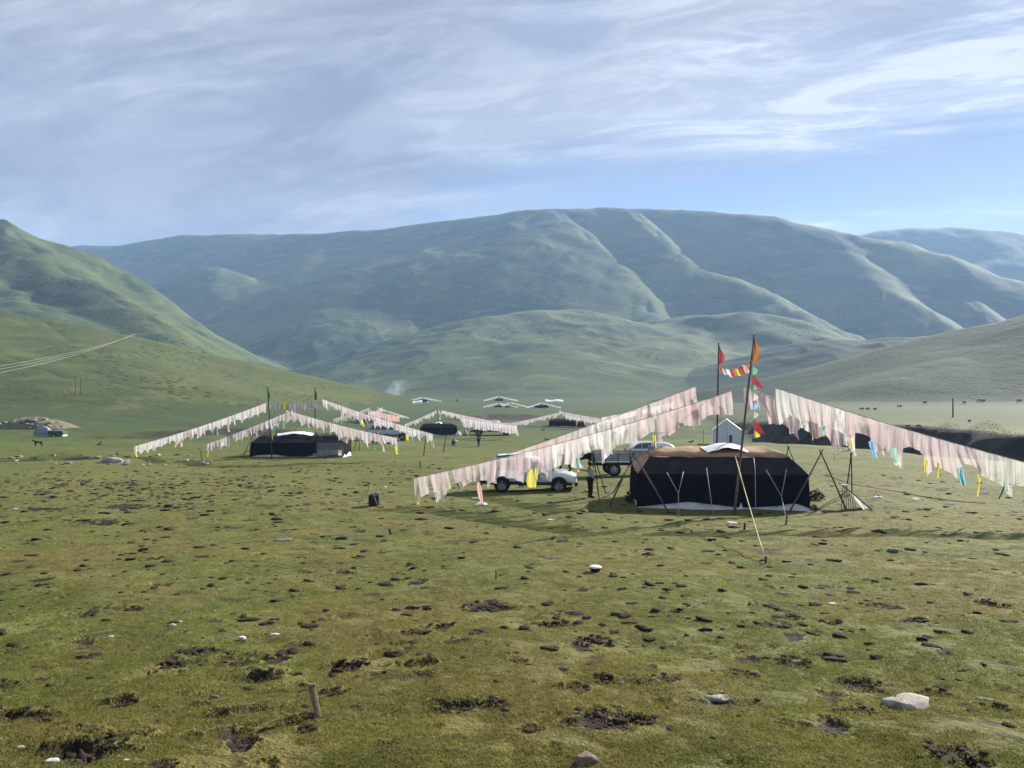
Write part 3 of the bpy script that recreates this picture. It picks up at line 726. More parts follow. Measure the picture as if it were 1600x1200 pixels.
# -------- main tent
TD = 31.3
TC = G(1131, 797); TL = 267 * TC.y / F; TW = 5.0
tz = min(gz(TC.x + dx, TC.y + dy) for dx in (-3.3, 0, 3.3) for dy in (0, 2.5, 5)) - .02
S = TC.y / 31.3                     # metres per my working metre
TR = R(-4.5); TW = 4.4
tent = wool_tent((TC.x - TW / 2 * math.sin(TR), TC.y + TW / 2 * math.cos(TR), tz + .03), TR, TL, TW, 1.52 * S, .98 * S, 2.14 * S, 2.52 * S, 'large black yak wool tent with tan roof and white skirt beside the two tallest poles', near=True, skirt=.36, seed=5, cover=(.06, .30))
def tloc(q): return Matrix.Rotation(-TR, 3, 'Z') @ (q - Vector(tent.location))
def on_front(px, py, out=.05):      # point just in front of the tent's front wall plane, in tent space
    x_ = P(px, py, TC.y).x; q = P(px, py, TC.y + (x_ - TC.x) * math.tan(TR) - out); return tloc(q)
def ground_local(px, py):
    return tloc(G(px, py))
def guy(pts, r=.014, m=None): MB().tube(pts, r, 5).build('guy_rope', m or M_ROPE, tent, True)
for (A, B, C_, D_) in (((1042, 738), (1068, 737), (1060, 771), (1060, 806)), ((1197, 734), (1229, 733), (1221, 775), (1229, 815))):
    g = ground_local(*D_)
    knot = tloc(P(C_[0], C_[1], TC.y - .75))
    guy([on_front(*A), knot]); guy([on_front(*B), knot]); guy([knot, g])
guy([on_front(1104, 731), ground_local(1114, 803)]); guy([tloc(P(1178, 716, TC.y + .7)), on_front(1180, 735, .12), ground_local(1181, 804)])
# prop frames round the tent
def bipod(apex, feet, label, r=.035, mat=None, extra=None, group='pole frames propping the tent ropes'):
    f0 = [G(*f) for f in feet]; c = sum(f0, Vector()) / len(f0); d = c.y
    t = empty('propped_poles', c, 0, label, 'pole frame', group)
    ap = P(apex[0], apex[1], apex[2] if len(apex) > 2 else d) - c
    for i, f in enumerate(f0):
        g = f - c; v = (ap - g).normalized()
        MB().tube([g - v * .1, g.lerp(ap, .5) + Vector((.015, 0, 0)), ap + v * random.uniform(.08, .22)], [r, r * .9, r * .75], 7).build('pole', mat or M_WOOD, t, True)
    MB().tube([ap + Vector((-.05, 0, -.03)), ap + Vector((.05, .02, .02))], .035, 6).build('lashing', M_DROPE, t)
    return t
bipod((990, 709, 30.9 * S), [(952, 792), (1044, 800)], 'crossed poles at the left front corner of the large black tent', .038)
bipod((986, 722, 32.6 * S), [(958, 770), (1003, 768)], 'darker crossed poles just behind the left front pole frame', .035, M_DARKW)
bipod((1283, 708, 31.2 * S), [(1234, 799), (1322, 796)], 'crossed poles at the right front corner of the large black tent', .038)
bipod((927, 710, 33.5 * S), [(936, 781), (947, 772), (925, 770)], 'three dark sticks tied as a stand beside the person in a pale shirt', .028, M_DARKW)
bipod((1232, 699, 38 * S), [(1222, 740), (1262, 776)], 'crossed poles behind the right end of the large black tent', .035, M_DARKW)
bipod((1330, 709, 33 * S), [(1322, 768), (1331, 770)], 'pair of upright thin poles tied behind the slatted frame', .032, M_DARKW)
# -------- two tall poles with flags
g1 = G(1119, 752); p1b = Vector((P(1119, 700, g1.y).x, g1.y, g1.z)); p1t = P(1123, 536, g1.y)
def flag_pole(a, b, r0, r1, mat, flag_mat, fh, fw, label, seed, group='tall flag poles'):
    a, b = Vector(a), Vector(b)
    t = empty('flag_pole', a, 0, label, 'flag pole', group)
    L = b - a
    MB().tube([L * (i / 8) - Vector((0, 0, .2 if i == 0 else 0)) for i in range(9)], [r0 + (r1 - r0) * i / 8 for i in range(9)], 8).build('pole', mat, t, True)
    MB().tube([L, L + L.normalized() * .10], [r1 * 1.6, r1 * .6], 8).build('finial', M_CANV, t, True)
    V_ = []; U_ = []; W_ = []; nu, nv = 8, 14; rr = random.Random(seed); ph = rr.uniform(0, 6)
    dn = -L.normalized()
    for j in range(nv):
        v = j / (nv - 1)
        for i in range(nu):
            u = i / (nu - 1)
            wdt = fw * (.30 + .95 * math.sin(min(1, v * 1.25) * math.pi * .62)) * (1 - .35 * max(0, v - .8) * 5 * u)
            q = L + dn * (.06 + fh * v * (1 - .06 * u)) + Vector((u * wdt, .05 * math.sin(u * 7 + v * 3 + ph) , -.28 * u * fh * (1 - v) * .6 - .05 * u))
            V_.append(q); U_.append(u); W_.append(v)
    F_ = [(j * nu + i, j * nu + i + 1, (j + 1) * nu + i + 1, (j + 1) * nu + i) for j in range(nv - 1) for i in range(nu - 1)]
    obj('flag', mesh_np('flag', V_, F_, True, {'u': U_, 'v': W_}), flag_mat, t)
    return t
flag_pole(p1b, p1t, .055, .035, M_DARKW, G_RED, 1.12, .27, 'tall dark pole with a red flag behind the black tent', 4)
g2 = G(1147, 804); p2t = P(1178.5, 523, g2.y + .6)
flag_pole(g2, p2t, .060, .032, M_WOOD, G_ORG, 1.15, .24, 'leaning tall pole with an orange-brown flag in front of the black tent', 9)
# a streamered rope from near the pole's foot of the tent roof to its stake
stake = G(1196, 880)
t = empty('guy_line', stake, 0, 'pale yellow rope running from the tent front down to a stake in the grass', 'rope')
ra = P(1149, 713, g2.y - .05) - stake
MB().tube([ra.lerp(Vector((0, 0, .08)), s / 10) - Vector((0, 0, .06 * 4 * (s / 10) * (1 - s / 10))) for s in range(11)], [.022] * 4 + [.015] * 7, 6).build('rope', M_YROPE, t, True)
MB().tube([(0, 0, -.1), (.02, .01, .16)], [.03, .022], 6).build('stake', M_DARKW, t)
# bunting between the poles
def bunting(a, b, n, mats, label, size, sag, seed, name='bunting', cat='bunting', vertical=False, group=None):
    a, b = Vector(a), Vector(b); rr = random.Random(seed)
    t = empty(name, b, 0, label, cat, group); pts = [a.lerp(b, i / 20) - b - Vector((0, 0, sag * 4 * (i / 20) * (1 - i / 20))) for i in range(21)]
    MB().tube(pts, .010, 5).build('rope', M_ROPE, t, True)
    for i in range(n):
        s = (i + .5) / n; p = a.lerp(b, s) - b - Vector((0, 0, sag * 4 * s * (1 - s)))
        m = mats[i % len(mats)]; sz = size * rr.uniform(.8, 1.25); V_ = []; U_ = []; W_ = []; nu, nv = 5, 6; ph = rr.uniform(0, 6)
        for j in range(nv):
            v = j / (nv - 1)
            for k_ in range(nu):
                u = k_ / (nu - 1)
                if vertical: q = p + Vector((u * sz * (.9 + .3 * math.sin(ph)), .05 * math.sin(u * 6 + ph + v * 2), -v * sz * 1.15 * (1 - .75 * u) - u * sz * (1.0 + .45 * math.sin(ph))))
                else: q = p + Vector(((u - .5) * sz * (1 - .45 * v) + .28 * sz * v, .03 * math.sin(u * 6 + ph), -v * sz * 1.15))
                V_.append(q); U_.append(u); W_.append(v)
        F_ = [(j * nu + k_, j * nu + k_ + 1, (j + 1) * nu + k_ + 1, (j + 1) * nu + k_) for j in range(nv - 1) for k_ in range(nu - 1)]
        obj('flag', mesh_np('flag', V_, F_, True, {'u': U_, 'v': W_}), m, t)
    return t
bunting(P(1124, 573, g1.y), P(1172, 566, g2.y + .5), 13, [G_ORG, G_RED, G_WHITE, G_ORG, G_MINT, G_WHITE, G_RED, G_ORG, G_YEL], 'short string of small orange, red and white flags between the two tall poles', .27, .22, 3)
bunting(P(1174, 562, g2.y + .45), P(1178, 676, g2.y + .2), 8, [G_GREEN, G_RED, G_GREEN, G_WHITE, G_BLUE, G_WHITE, G_RED, G_YEL], 'column of red, green, white and yellow pennants hanging down the leaning pole', .36, 0, 6, 'pennant_string', 'pennants', True)

# -------- near prayer flag lines
d30 = 30.0 * S
Y, B_, Mn, Sa = G_YEL, G_BLUE, G_MINT, G_SALM
flag_line(P(1143, 611, 30.6), P(647, 747, 33.2), 11, 1.14, 'long pink and white flag line sloping down left in front of the white car', 11, tails=[(.235, .55, .10, Y, 'yellow streamer'), (.47, .45, .16, Mn, 'mint green streamer'),
          (.62, .75, .34, Y, 'wide bright yellow streamer'), (.60, .5, .12, Y, 'yellow streamer'), (.79, .9, .16, Sa, 'salmon pink streamer'), (.93, .35, .12, Mn, 'mint green streamer'), (.99, .4, .10, Y, 'yellow streamer')], sag=.030, blow=(.12, -.04, .02), over=1.3)
flag_line(P(1087, 604, 37.5), P(775, 716, 40.5), 8, 1.1, 'second pink flag line running just above and behind the long front one', 12, [G_ROSE, G_PINK, G_WHITE, G_ROSE], sag=.01, over=1.15, tails=[(.95, .3, .10, Y, 'yellow streamer')], start=.0)
flag_line(P(1158, 602, 32.0), P(1330, 664, 35.5), 5, 1.2, 'shorter pale flag line partly behind the long right one, starting at the leaning pole', 13, [G_GREY, G_ROSE, G_PINK, G_WHITE], sag=.01, blow=(.14, 0, .02), tails=[(.62, .35, .12, Y, 'yellow streamer')], over=1.3)
flag_line(P(1212, 606, 31.0), P(1760, 762, 25.8), 13, 1.32, 'long pink and white flag line sloping down to the right edge of the view', 14, tails=[(.24, .50, .12, Y, 'yellow streamer'), (.155, .35, .12, Mn, 'pale mint streamer'), (.305, .62, .13, B_, 'blue streamer'), (.37, .65, .24, Mn, 'mint green streamer'),
          (.47, .5, .12, Y, 'yellow streamer'), (.505, .6, .14, Y, 'yellow streamer'), (.565, .6, .24, Mn, 'mint green streamer'), (.57, .6, .1, B_, 'blue streamer'), (.62, .8, .14, Y, 'yellow streamer'), (.69, .3, .12, Mn, 'mint green streamer')], sag=.028, blow=(.08, -.05, .02), over=1.3)
flag_line(P(1052, 628, 58), P(940, 652, 62), 7, .45, 'bright white flag line meeting the second pink one near its top', 16, [G_WHT2], near=False, over=1.25, arch=.10)

# ================================================================== vehicles
def wheel(parent, x, y, r, wd, z=None):
    s = 1 if y > 0 else -1; z = r if z is None else z
    prof = [(r * .62, -wd / 2), (r * .93, -wd / 2), (r, -wd * .32), (r, wd * .32), (r * .93, wd / 2), (r * .62, wd / 2)]
    rings = []; n = 22
    mb = MB(); vs = []; fs = []
    for i in range(n):
        a = 2 * math.pi * i / n
        for (q, yy) in prof: vs.append((x + q * math.cos(a), y + yy, z + q * math.sin(a)))
    m_ = len(prof)
    for i in range(n):
        for j in range(m_): fs.append((i * m_ + j, i * m_ + (j + 1) % m_, ((i + 1) % n) * m_ + (j + 1) % m_, ((i + 1) % n) * m_ + j))
    w_ = mb.add(vs, fs).build('wheel', M_TYRE, parent)
    rm = MB(); yo = y + s * wd * .34
    rm.cyl((x, y - s * wd * .3, z), (x, y - s * wd * .05, z), r * .62, 18)
    for k_ in range(5):
        a = k_ * 2 * math.pi / 5 + .3
        rm.tube([(x + .04 * math.cos(a), yo, z + .04 * math.sin(a)), (x + r * .60 * math.cos(a), yo, z + r * .60 * math.sin(a))], [r * .14, r * .10], 6)
    rm.cyl((x, yo - s * .04, z), (x, yo + s * .01, z), r * .16, 10)
    vs = []; fs = []
    for i in range(n):
        a = 2 * math.pi * i / n
        for q, o_ in ((.57, 0), (.66, 0), (.66, .02), (.57, .02)): vs.append((x + r * q * math.cos(a), yo + s * o_, z + r * q * math.sin(a)))
    for i in range(n):
        for j in range(4): fs.append((i * 4 + j, i * 4 + (j + 1) % 4, ((i + 1) % n) * 4 + (j + 1) % 4, ((i + 1) % n) * 4 + j))
    rm.add(vs, fs); rm.build('rim', M_RIM, w_)
    return w_
def body_loft(st, n_side=1):
    """st: (x, half width, z bottom, z shoulder, z top, half width at top)"""
    rings = []
    for (x, hw, zb_, zs, zt2, hwt) in st:
        ring = [(x, -hw * .90, zb_), (x, -hw * .985, zb_ + (zs - zb_) * .25), (x, -hw, zb_ + (zs - zb_) * .62), (x, -hw * .975, zs), (x, -hwt, zt2 - .015), (x, -hwt * .55, zt2 + .02),
                (x, hwt * .55, zt2 + .02), (x, hwt, zt2 - .015), (x, hw * .975, zs), (x, hw, zb_ + (zs - zb_) * .62), (x, hw * .985, zb_ + (zs - zb_) * .25), (x, hw * .90, zb_)]
        rings.append([Vector(p) for p in ring])
    return MB().loft(rings)
def subsurf(o, lv=1):
    m = o.modifiers.new('sub', 'SUBSURF'); m.levels = lv; m.render_levels = lv; return o
def side_panel(pts, y, th, rz=0):
    """flat panel of outline pts (x,z) at y, thickness th"""
    s = 1 if y > 0 else -1
    f = [(x, y, z) for x, z in pts]; b = [(x, y - s * th, z) for x, z in pts]; n = len(pts)
    fs = [tuple(range(n)), tuple(range(2 * n - 1, n - 1, -1))] + [(i, (i + 1) % n, n + (i + 1) % n, n + i) for i in range(n)]
    return MB().add(f + b, fs)
def suv(loc, rz, L=4.55, paint=None, label='', pickup=False, group=None, name='parked_car', cat='car', logos=False, k_=1.0):
    paint = paint or M_PAINT
    t = empty(name, loc, rz, label, cat, group); h = L / 2; hw = .90
    if pickup:
        st = [(-h, hw * .90, .55, .95, 1.05, hw * .86), (-h + .08, hw * .97, .45, .98, 1.08, hw * .90), (-.75, hw, .42, 1.0, 1.08, hw * .90), (.4, hw, .40, 1.0, 1.06, hw * .86), (.9, hw, .40, .98, 1.04, hw * .84),
              (1.5, hw, .42, .92, 1.02, hw * .78), (h - .35, hw * .97, .42, .84, .96, hw * .74), (h - .08, hw * .88, .40, .72, .86, hw * .66), (h, hw * .80, .45, .64, .72, hw * .60)]
    else:
        st = [(-h, hw * .84, .55, .92, 1.02, hw * .78), (-h + .10, hw * .95, .42, .98, 1.08, hw * .84), (-1.2, hw, .40, 1.0, 1.08, hw * .86), (0, hw, .38, .98, 1.06, hw * .86), (.8, hw, .38, .97, 1.04, hw * .84),
              (1.15, hw, .40, .94, 1.06, hw * .80), (h - .45, hw * .97, .40, .86, .98, hw * .74), (h - .12, hw * .90, .36, .74, .88, hw * .68), (h, hw * .82, .42, .66, .74, hw * .62)]
    subsurf(body_loft(st).build('body', paint, t, True))
    # greenhouse
    if pickup: gs = [(-.85, .96, .76, 1.02, .76), (-.68, .94, .72, 1.60, .66), (-.1, .96, .70, 1.72, .64), (.45, .96, .70, 1.66, .64), (1.12, .98, .78, 1.05, .76)]
    else: gs = [(-h + .10, 1.0, .76, 1.06, .76), (-h + .42, 1.0, .74, 1.52, .66), (-1.0, 1.0, .74, 1.68, .65), (-.1, 1.0, .74, 1.70, .64), (.38, 1.0, .74, 1.62, .63), (1.12, 1.0, .80, 1.05, .74)]
    rings = []
    for (x, z0, w0, z1, w1) in gs:
        rings.append([Vector(p) for p in ((x, -w0, z0), (x, -w0 + (w0 - w1) * .5, (z0 + z1) / 2), (x, -w1, z1 - .05), (x, -w1 * .8, z1), (x, w1 * .8, z1), (x, w1, z1 - .05), (x, w0 - (w0 - w1) * .5, (z0 + z1) / 2), (x, w0, z0))])
    rf = MB().loft(rings).build('roof', paint, t, True)
    # windows proud of the greenhouse
    def win(name_, pts, m=M_GLASS):
        for s in (-1, 1):
            mb = MB(); vs = []
            for (x, z) in pts:
                ff = (z - 1.0) / .68; y = (.755 - .095 * ff) if pickup else (.765 - .095 * ff); vs.append((x, s * (y + .012), z))
            vs += [(p[0], p[1] - s * .02, p[2]) for p in vs]; n = len(pts)
            mb.add(vs, [tuple(range(n)), tuple(range(2 * n - 1, n - 1, -1))] + [(i, (i + 1) % n, n + (i + 1) % n, n + i) for i in range(n)]).build(name_, m, t)
    if pickup: win('side_window', [(-.62, 1.08), (-.05, 1.08), (-.05, 1.58), (-.50, 1.56)]); win('side_window', [(.02, 1.08), (.88, 1.08), (.42, 1.56), (.02, 1.58)])
    else:
        win('side_window', [(-1.85, 1.10), (-1.16, 1.10), (-1.16, 1.54), (-1.62, 1.48)]); win('side_window', [(-1.08, 1.10), (-.24, 1.10), (-.24, 1.57), (-1.08, 1.55)]); win('side_window', [(-.16, 1.10), (.86, 1.10), (.36, 1.54), (-.16, 1.57)])
    MB().add([(1.105, -.70, 1.09), (1.105, .70, 1.09), (.50, .60, 1.60), (.50, -.60, 1.60)], [(0, 1, 2, 3)]).add([(1.14, -.70, 1.09), (1.14, .70, 1.09), (.53, .60, 1.61), (.53, -.60, 1.61)], [(0, 1, 2, 3)]).build('windscreen', M_GLASS, t)
    # dark lower cladding, arches
    for s in (-1, 1):
        y = s * (hw + .012)
        side_panel([(-h + .15, .40), (h - .25, .36), (h - .25, .50), (-h + .15, .56)], y, .05).build('sill_cladding', M_CLAD, t)
        for wx in (-h + .92, h - .88):
            arch = [(wx + .43 * math.cos(a), .36 + .43 * math.sin(a)) for a in [math.pi * q / 10 for q in range(11)]]
            side_panel(arch, s * (hw + .022), .30).build('wheel_arch', M_CLAD, t)
            wheel(t, wx, s * (hw - .10), .37, .26)
        for xx in (-.20, .92, -1.12):
            side_panel([(xx, .55), (xx + .012, .55), (xx + .012, 1.02), (xx, 1.02)], s * (hw + .004), .01).build('door_gap', M_CLAD, t)
        for xx in (-.42, .62): side_panel([(xx - .10, .90), (xx + .06, .90), (xx + .06, .93), (xx - .10, .93)], s * (hw + .03), .03).build('door_handle', M_CLAD, t)
        MB().box((.95, s * (hw + .08), 1.12), (.14, .20, .14)).build('mirror', paint, t)
        MB().box((h - .13, s * .62, .74), (.16, .32, .13), rz=-s * .35).build('headlight', M_LAMP, t)
        MB().box((-h + .03, s * .70, .90), (.08, .18, .26)).build('tail_light', M_RED, t)
    MB().box((h - .01, 0, .70), (.05, .72, .16)).build('grille', M_CLAD, t)
    MB().box((h - .06, 0, .42), (.16, 1.50, .18)).build('bumper', M_CLAD, t)
    MB().box((-h + .03, 0, .50), (.16, 1.52, .20)).build('bumper', M_CLAD, t)
    if logos:
        # door emblems: a dark leaf-shaped mark over a short line of small characters, as on the photographed doors
        y = -(hw + .016)
        side_panel([(.40, .80), (.44, .75), (.48, .80), (.475, .86), (.44, .89), (.405, .86)], y, .006).build('door_emblem', M_CLAD, t)
        for bx, nn in ((.30, 5), (-.98, 8)):
            for i in range(nn):
                x0 = bx + i * .062; hh = .035 + .008 * ((i * 7) % 3)
                side_panel([(x0, .66), (x0 + .04, .66), (x0 + .04, .66 + hh), (x0, .66 + hh)], y, .006).build('door_lettering', M_CLAD, t)
    return t
def car_at(pxl, pxr, py, **kw):
    a, b = G(pxl, py), G(pxr, py); c = (a + b) / 2; L = (b - a).length
    return c, L
c, L = car_at(757, 904, 769)
cy = c.y + .9; cL = L
CARZ = min(gz(c.x + dx, cy + dy) for dx in (-1.3, 0, 1.3) for dy in (-.8, .8)) + .03
car = suv((c.x, cy, CARZ), R(-4), L=4.5, label='white off-road car with dark sills and door emblems under the front flag line', logos=True)
ks = L / 4.5; car.scale = (ks, ks, ks)
cl = car.location.copy()
# blue-edged board and white sheet on the car's roof
t = empty('roof_load', (cl.x - .9 * ks, cl.y, cl.z + 1.71 * ks), R(-4), 'blue-edged white board lying on the roof of the white off-road car', 'board')
MB().box((0, 0, .05), (1.5, 1.1, .05), ry=R(-4)).build('board', M_CANV, t); MB().box((-.05, -.56, .045), (1.45, .04, .09), ry=R(-4)).build('edge', M_BLUEP, t)
tw = MB().box((0, 0, .30), (.10, 1.35, .52), ry=R(-8)); tg = tw.build('tailgate_cover', M_GREENP, None, False, (cl.x - 2.42 * ks, cl.y + .05, cl.z + .28 * ks)); tag(tg, 'dark green cover hanging at the back of the white off-road car', 'cover')

# flatbed lorry, tail to the left, cab to the right behind the tent
ga = G(950, 745); LZ = gz(ga.x + 1, ga.y + 1)
lorry = empty('flatbed_lorry', (ga.x + .2, ga.y + 1.0, LZ), R(3), 'grey flatbed lorry with slatted sideboards and white cab left behind the black tent', 'lorry')
for s in (-1, 1):
    wheel(lorry, .15, s * .85, .42, .26); wheel(lorry, 3.6, s * .85, .42, .26)
MB().box((1.6, -.38, .72), (5.6, .10, .16)).build('chassis_rail', M_CLAD, lorry); MB().box((1.6, .38, .72), (5.6, .10, .16)).build('chassis_rail', M_CLAD, lorry)
MB().box((.75, 0, .88), (3.9, 1.98, .08)).build('load_bed', M_STEEL, lorry)
for s in (-1, 1):
    for q in range(4): MB().box((.75, s * 1.0, 1.0 + q * .135), (3.92, .035, .115)).build('sideboard_plank', M_STEEL, lorry)
    for q in range(6): MB().box((-1.15 + q * .76, s * 1.03, 1.20), (.05, .03, .56)).build('sideboard_post', M_CLAD, lorry)
for q in range(4): MB().box((-1.22, 0, 1.0 + q * .135), (.035, 1.96, .115)).build('tailboard_plank', M_STEEL, lorry)
MB().box((2.72, 0, 1.35), (.05, 1.9, .9)).build('headboard', M_STEEL, lorry)
st = [(2.80, .88, .55, 1.2, 1.95, .80), (2.95, .90, .50, 1.25, 2.06, .82), (3.7, .90, .50, 1.25, 2.08, .80), (4.05, .90, .50, 1.2, 1.85, .76), (4.35, .88, .50, 1.05, 1.30, .74), (4.45, .84, .52, .9, 1.05, .72)]
subsurf(body_loft(st).build('cab', M_PAINT, lorry, True))
for s in (-1, 1): side_panel([(3.05, 1.28), (3.80, 1.28), (3.75, 1.82), (3.05, 1.86)], s * .905, .02).build('cab_window', M_GLASS, lorry)
side_panel([(3.0, .62), (3.9, .62), (3.9, 1.25), (3.0, 1.25)], -.915, .02).build('cab_door', M_PAINT, lorry)
MB().box((3.1, -.93, 1.05), (.16, .03, .04)).build('door_handle', M_CLAD, lorry)
# black cloth hanging off the lorry's tail
V_, F_, U_, W_ = cloth_mesh((0, 0, 0), (.85, .1, .05), .52, 901, nu=12, nv=8, fold=.05)
o = obj('black_cloth', mesh_np('black_cloth', V_, F_, True, {'u': U_, 'v': W_}), M_BLKC, None, Vector(lorry.location) + Vector((-2.0, -.9, 1.42))); tag(o, 'black cloth hung over the rear corner of the flatbed lorry', 'cloth')
# white saloon roof seen past the lorry cab
gc = G(1018, 722); t2 = suv((gc.x + .25, gc.y + 1.5, gz(gc.x, gc.y + 1.5)), R(8), label='white car parked behind the black tent beside the lorry cab', group=None); t2.scale = (.92, .92, .92)

# vehicles of the farther camps
gc = G(770, 680); vk = gc.y * 68 / F / 4.9
pk = suv((gc.x, gc.y + .9, gc.z), R(176), L=4.9, paint=M_SILV, pickup=True, label='silver pickup with a loaded bed beside the third tent', name='pickup_truck', cat='pickup'); pk.scale = (vk,) * 3
ld = MB().loft([[Vector((x, s_ * (.68 if z < .1 else .62) + .03 * math.sin(x * 9), z + .05 * math.sin(x * 7 + s_))) for s_, z in ((-1, 0), (-1, .42), (-.4, .56), (.4, .56), (1, .42), (1, 0))] for x in [i * .15 - .75 for i in range(11)]])
o = ld.build('cloth_bundle', M_WHTC, None, True, Vector(pk.location) + Vector((1.45 * vk, 0, 1.0 * vk))); tag(o, 'bundle of pale cloth piled on the bed of the silver pickup', 'bundle')
gc = G(607, 688); vk = gc.y * 70 / F / 4.5
pk = suv((gc.x, gc.y + 1.0, gc.z), R(3), L=4.5, paint=M_SILV, label='grey car parked behind the pink striped flags right of the second tent'); pk.scale = (vk,) * 3

# cargo tricycle with tarpaulin at far left
ga = G(80, 682); q = ga.y / F
t = empty('covered_trailer', ga, R(-4), 'grey tarpaulin-covered load with a low green trailer on the grass at far left', 'trailer')
rings = []
for i in range(9):
    u = i / 8; x = (-26 + 27 * u) * q; r_ = math.sin(math.pi * (.12 + .80 * u)) ** .55
    rings.append([Vector((x, math.cos(a) * 8 * q * r_ * (1 + .05 * math.sin(i * 2 + a * 3)), max(0, math.sin(a)) * 15 * q * r_ * (1 + .06 * math.sin(i * 3 + a * 5)) + 1.5 * q)) for a in [math.pi * (-.08 + 1.16 * s / 12) for s in range(13)]])
MB().loft(rings).build('tarpaulin', M_GCANV, t, True)
MB().box((11 * q, 0, 6 * q), (24 * q, 12 * q, 6 * q)).build('trailer_bed', M_GREENP, t)
MB().box((11 * q, -6.4 * q, 9.6 * q), (24 * q, .8 * q, 1.4 * q)).build('rail', M_CANV, t); MB().tube([(-.5 * q, -6 * q, 10 * q), (-2.5 * q, -6 * q, 15 * q)], .8 * q, 6).build('rail_post', M_CANV, t)
MB().box((22 * q, 0, 4.0 * q), (1.6 * q, 11 * q, 7 * q)).build('tailboard', M_CANV, t)
for x in (3, 17):
    for s in (-1, 1): wheel(t, x * q, s * 6.4 * q, 3.2 * q, 2 * q)

# motorcycle beside the grey car
gc = G(597, 694); q = gc.y * 34 / F / 2.0
t = empty('motorcycle', gc, R(185), 'dark motorcycle standing below the pink striped flags', 'motorcycle'); t.scale = (q,) * 3
for x in (-.65, .65):
    w_ = wheel(t, x, 0.001, .31, .11)
MB().tube([(-.65, 0, .31), (-.2, 0, .62), (.35, 0, .75), (.65, 0, .31)], .045, 6).build('frame', M_CLAD, t, True)
MB().tube([(-.75, 0, .80), (-.35, 0, .82), (.02, 0, .76)], [.09, .12, .09], 8).build('seat', M_BLKC, t, True)
MB().tube([(0, 0, .78), (.2, 0, .90), (.42, 0, .80)], [.08, .15, .08], 8).build('fuel_tank', M_MAROON, t, True)
MB().box((0, 0, .42), (.42, .26, .34)).build('engine', M_STEEL, t)
MB().tube([(.38, -.34, 1.05), (.48, -.1, .98), (.48, .1, .98), (.38, .34, 1.05)], .02, 6).build('handlebar', M_STEEL, t)
MB().cyl((.56, 0, .86), (.64, 0, .85), .10, 12).build('headlight', M_LAMP, t)

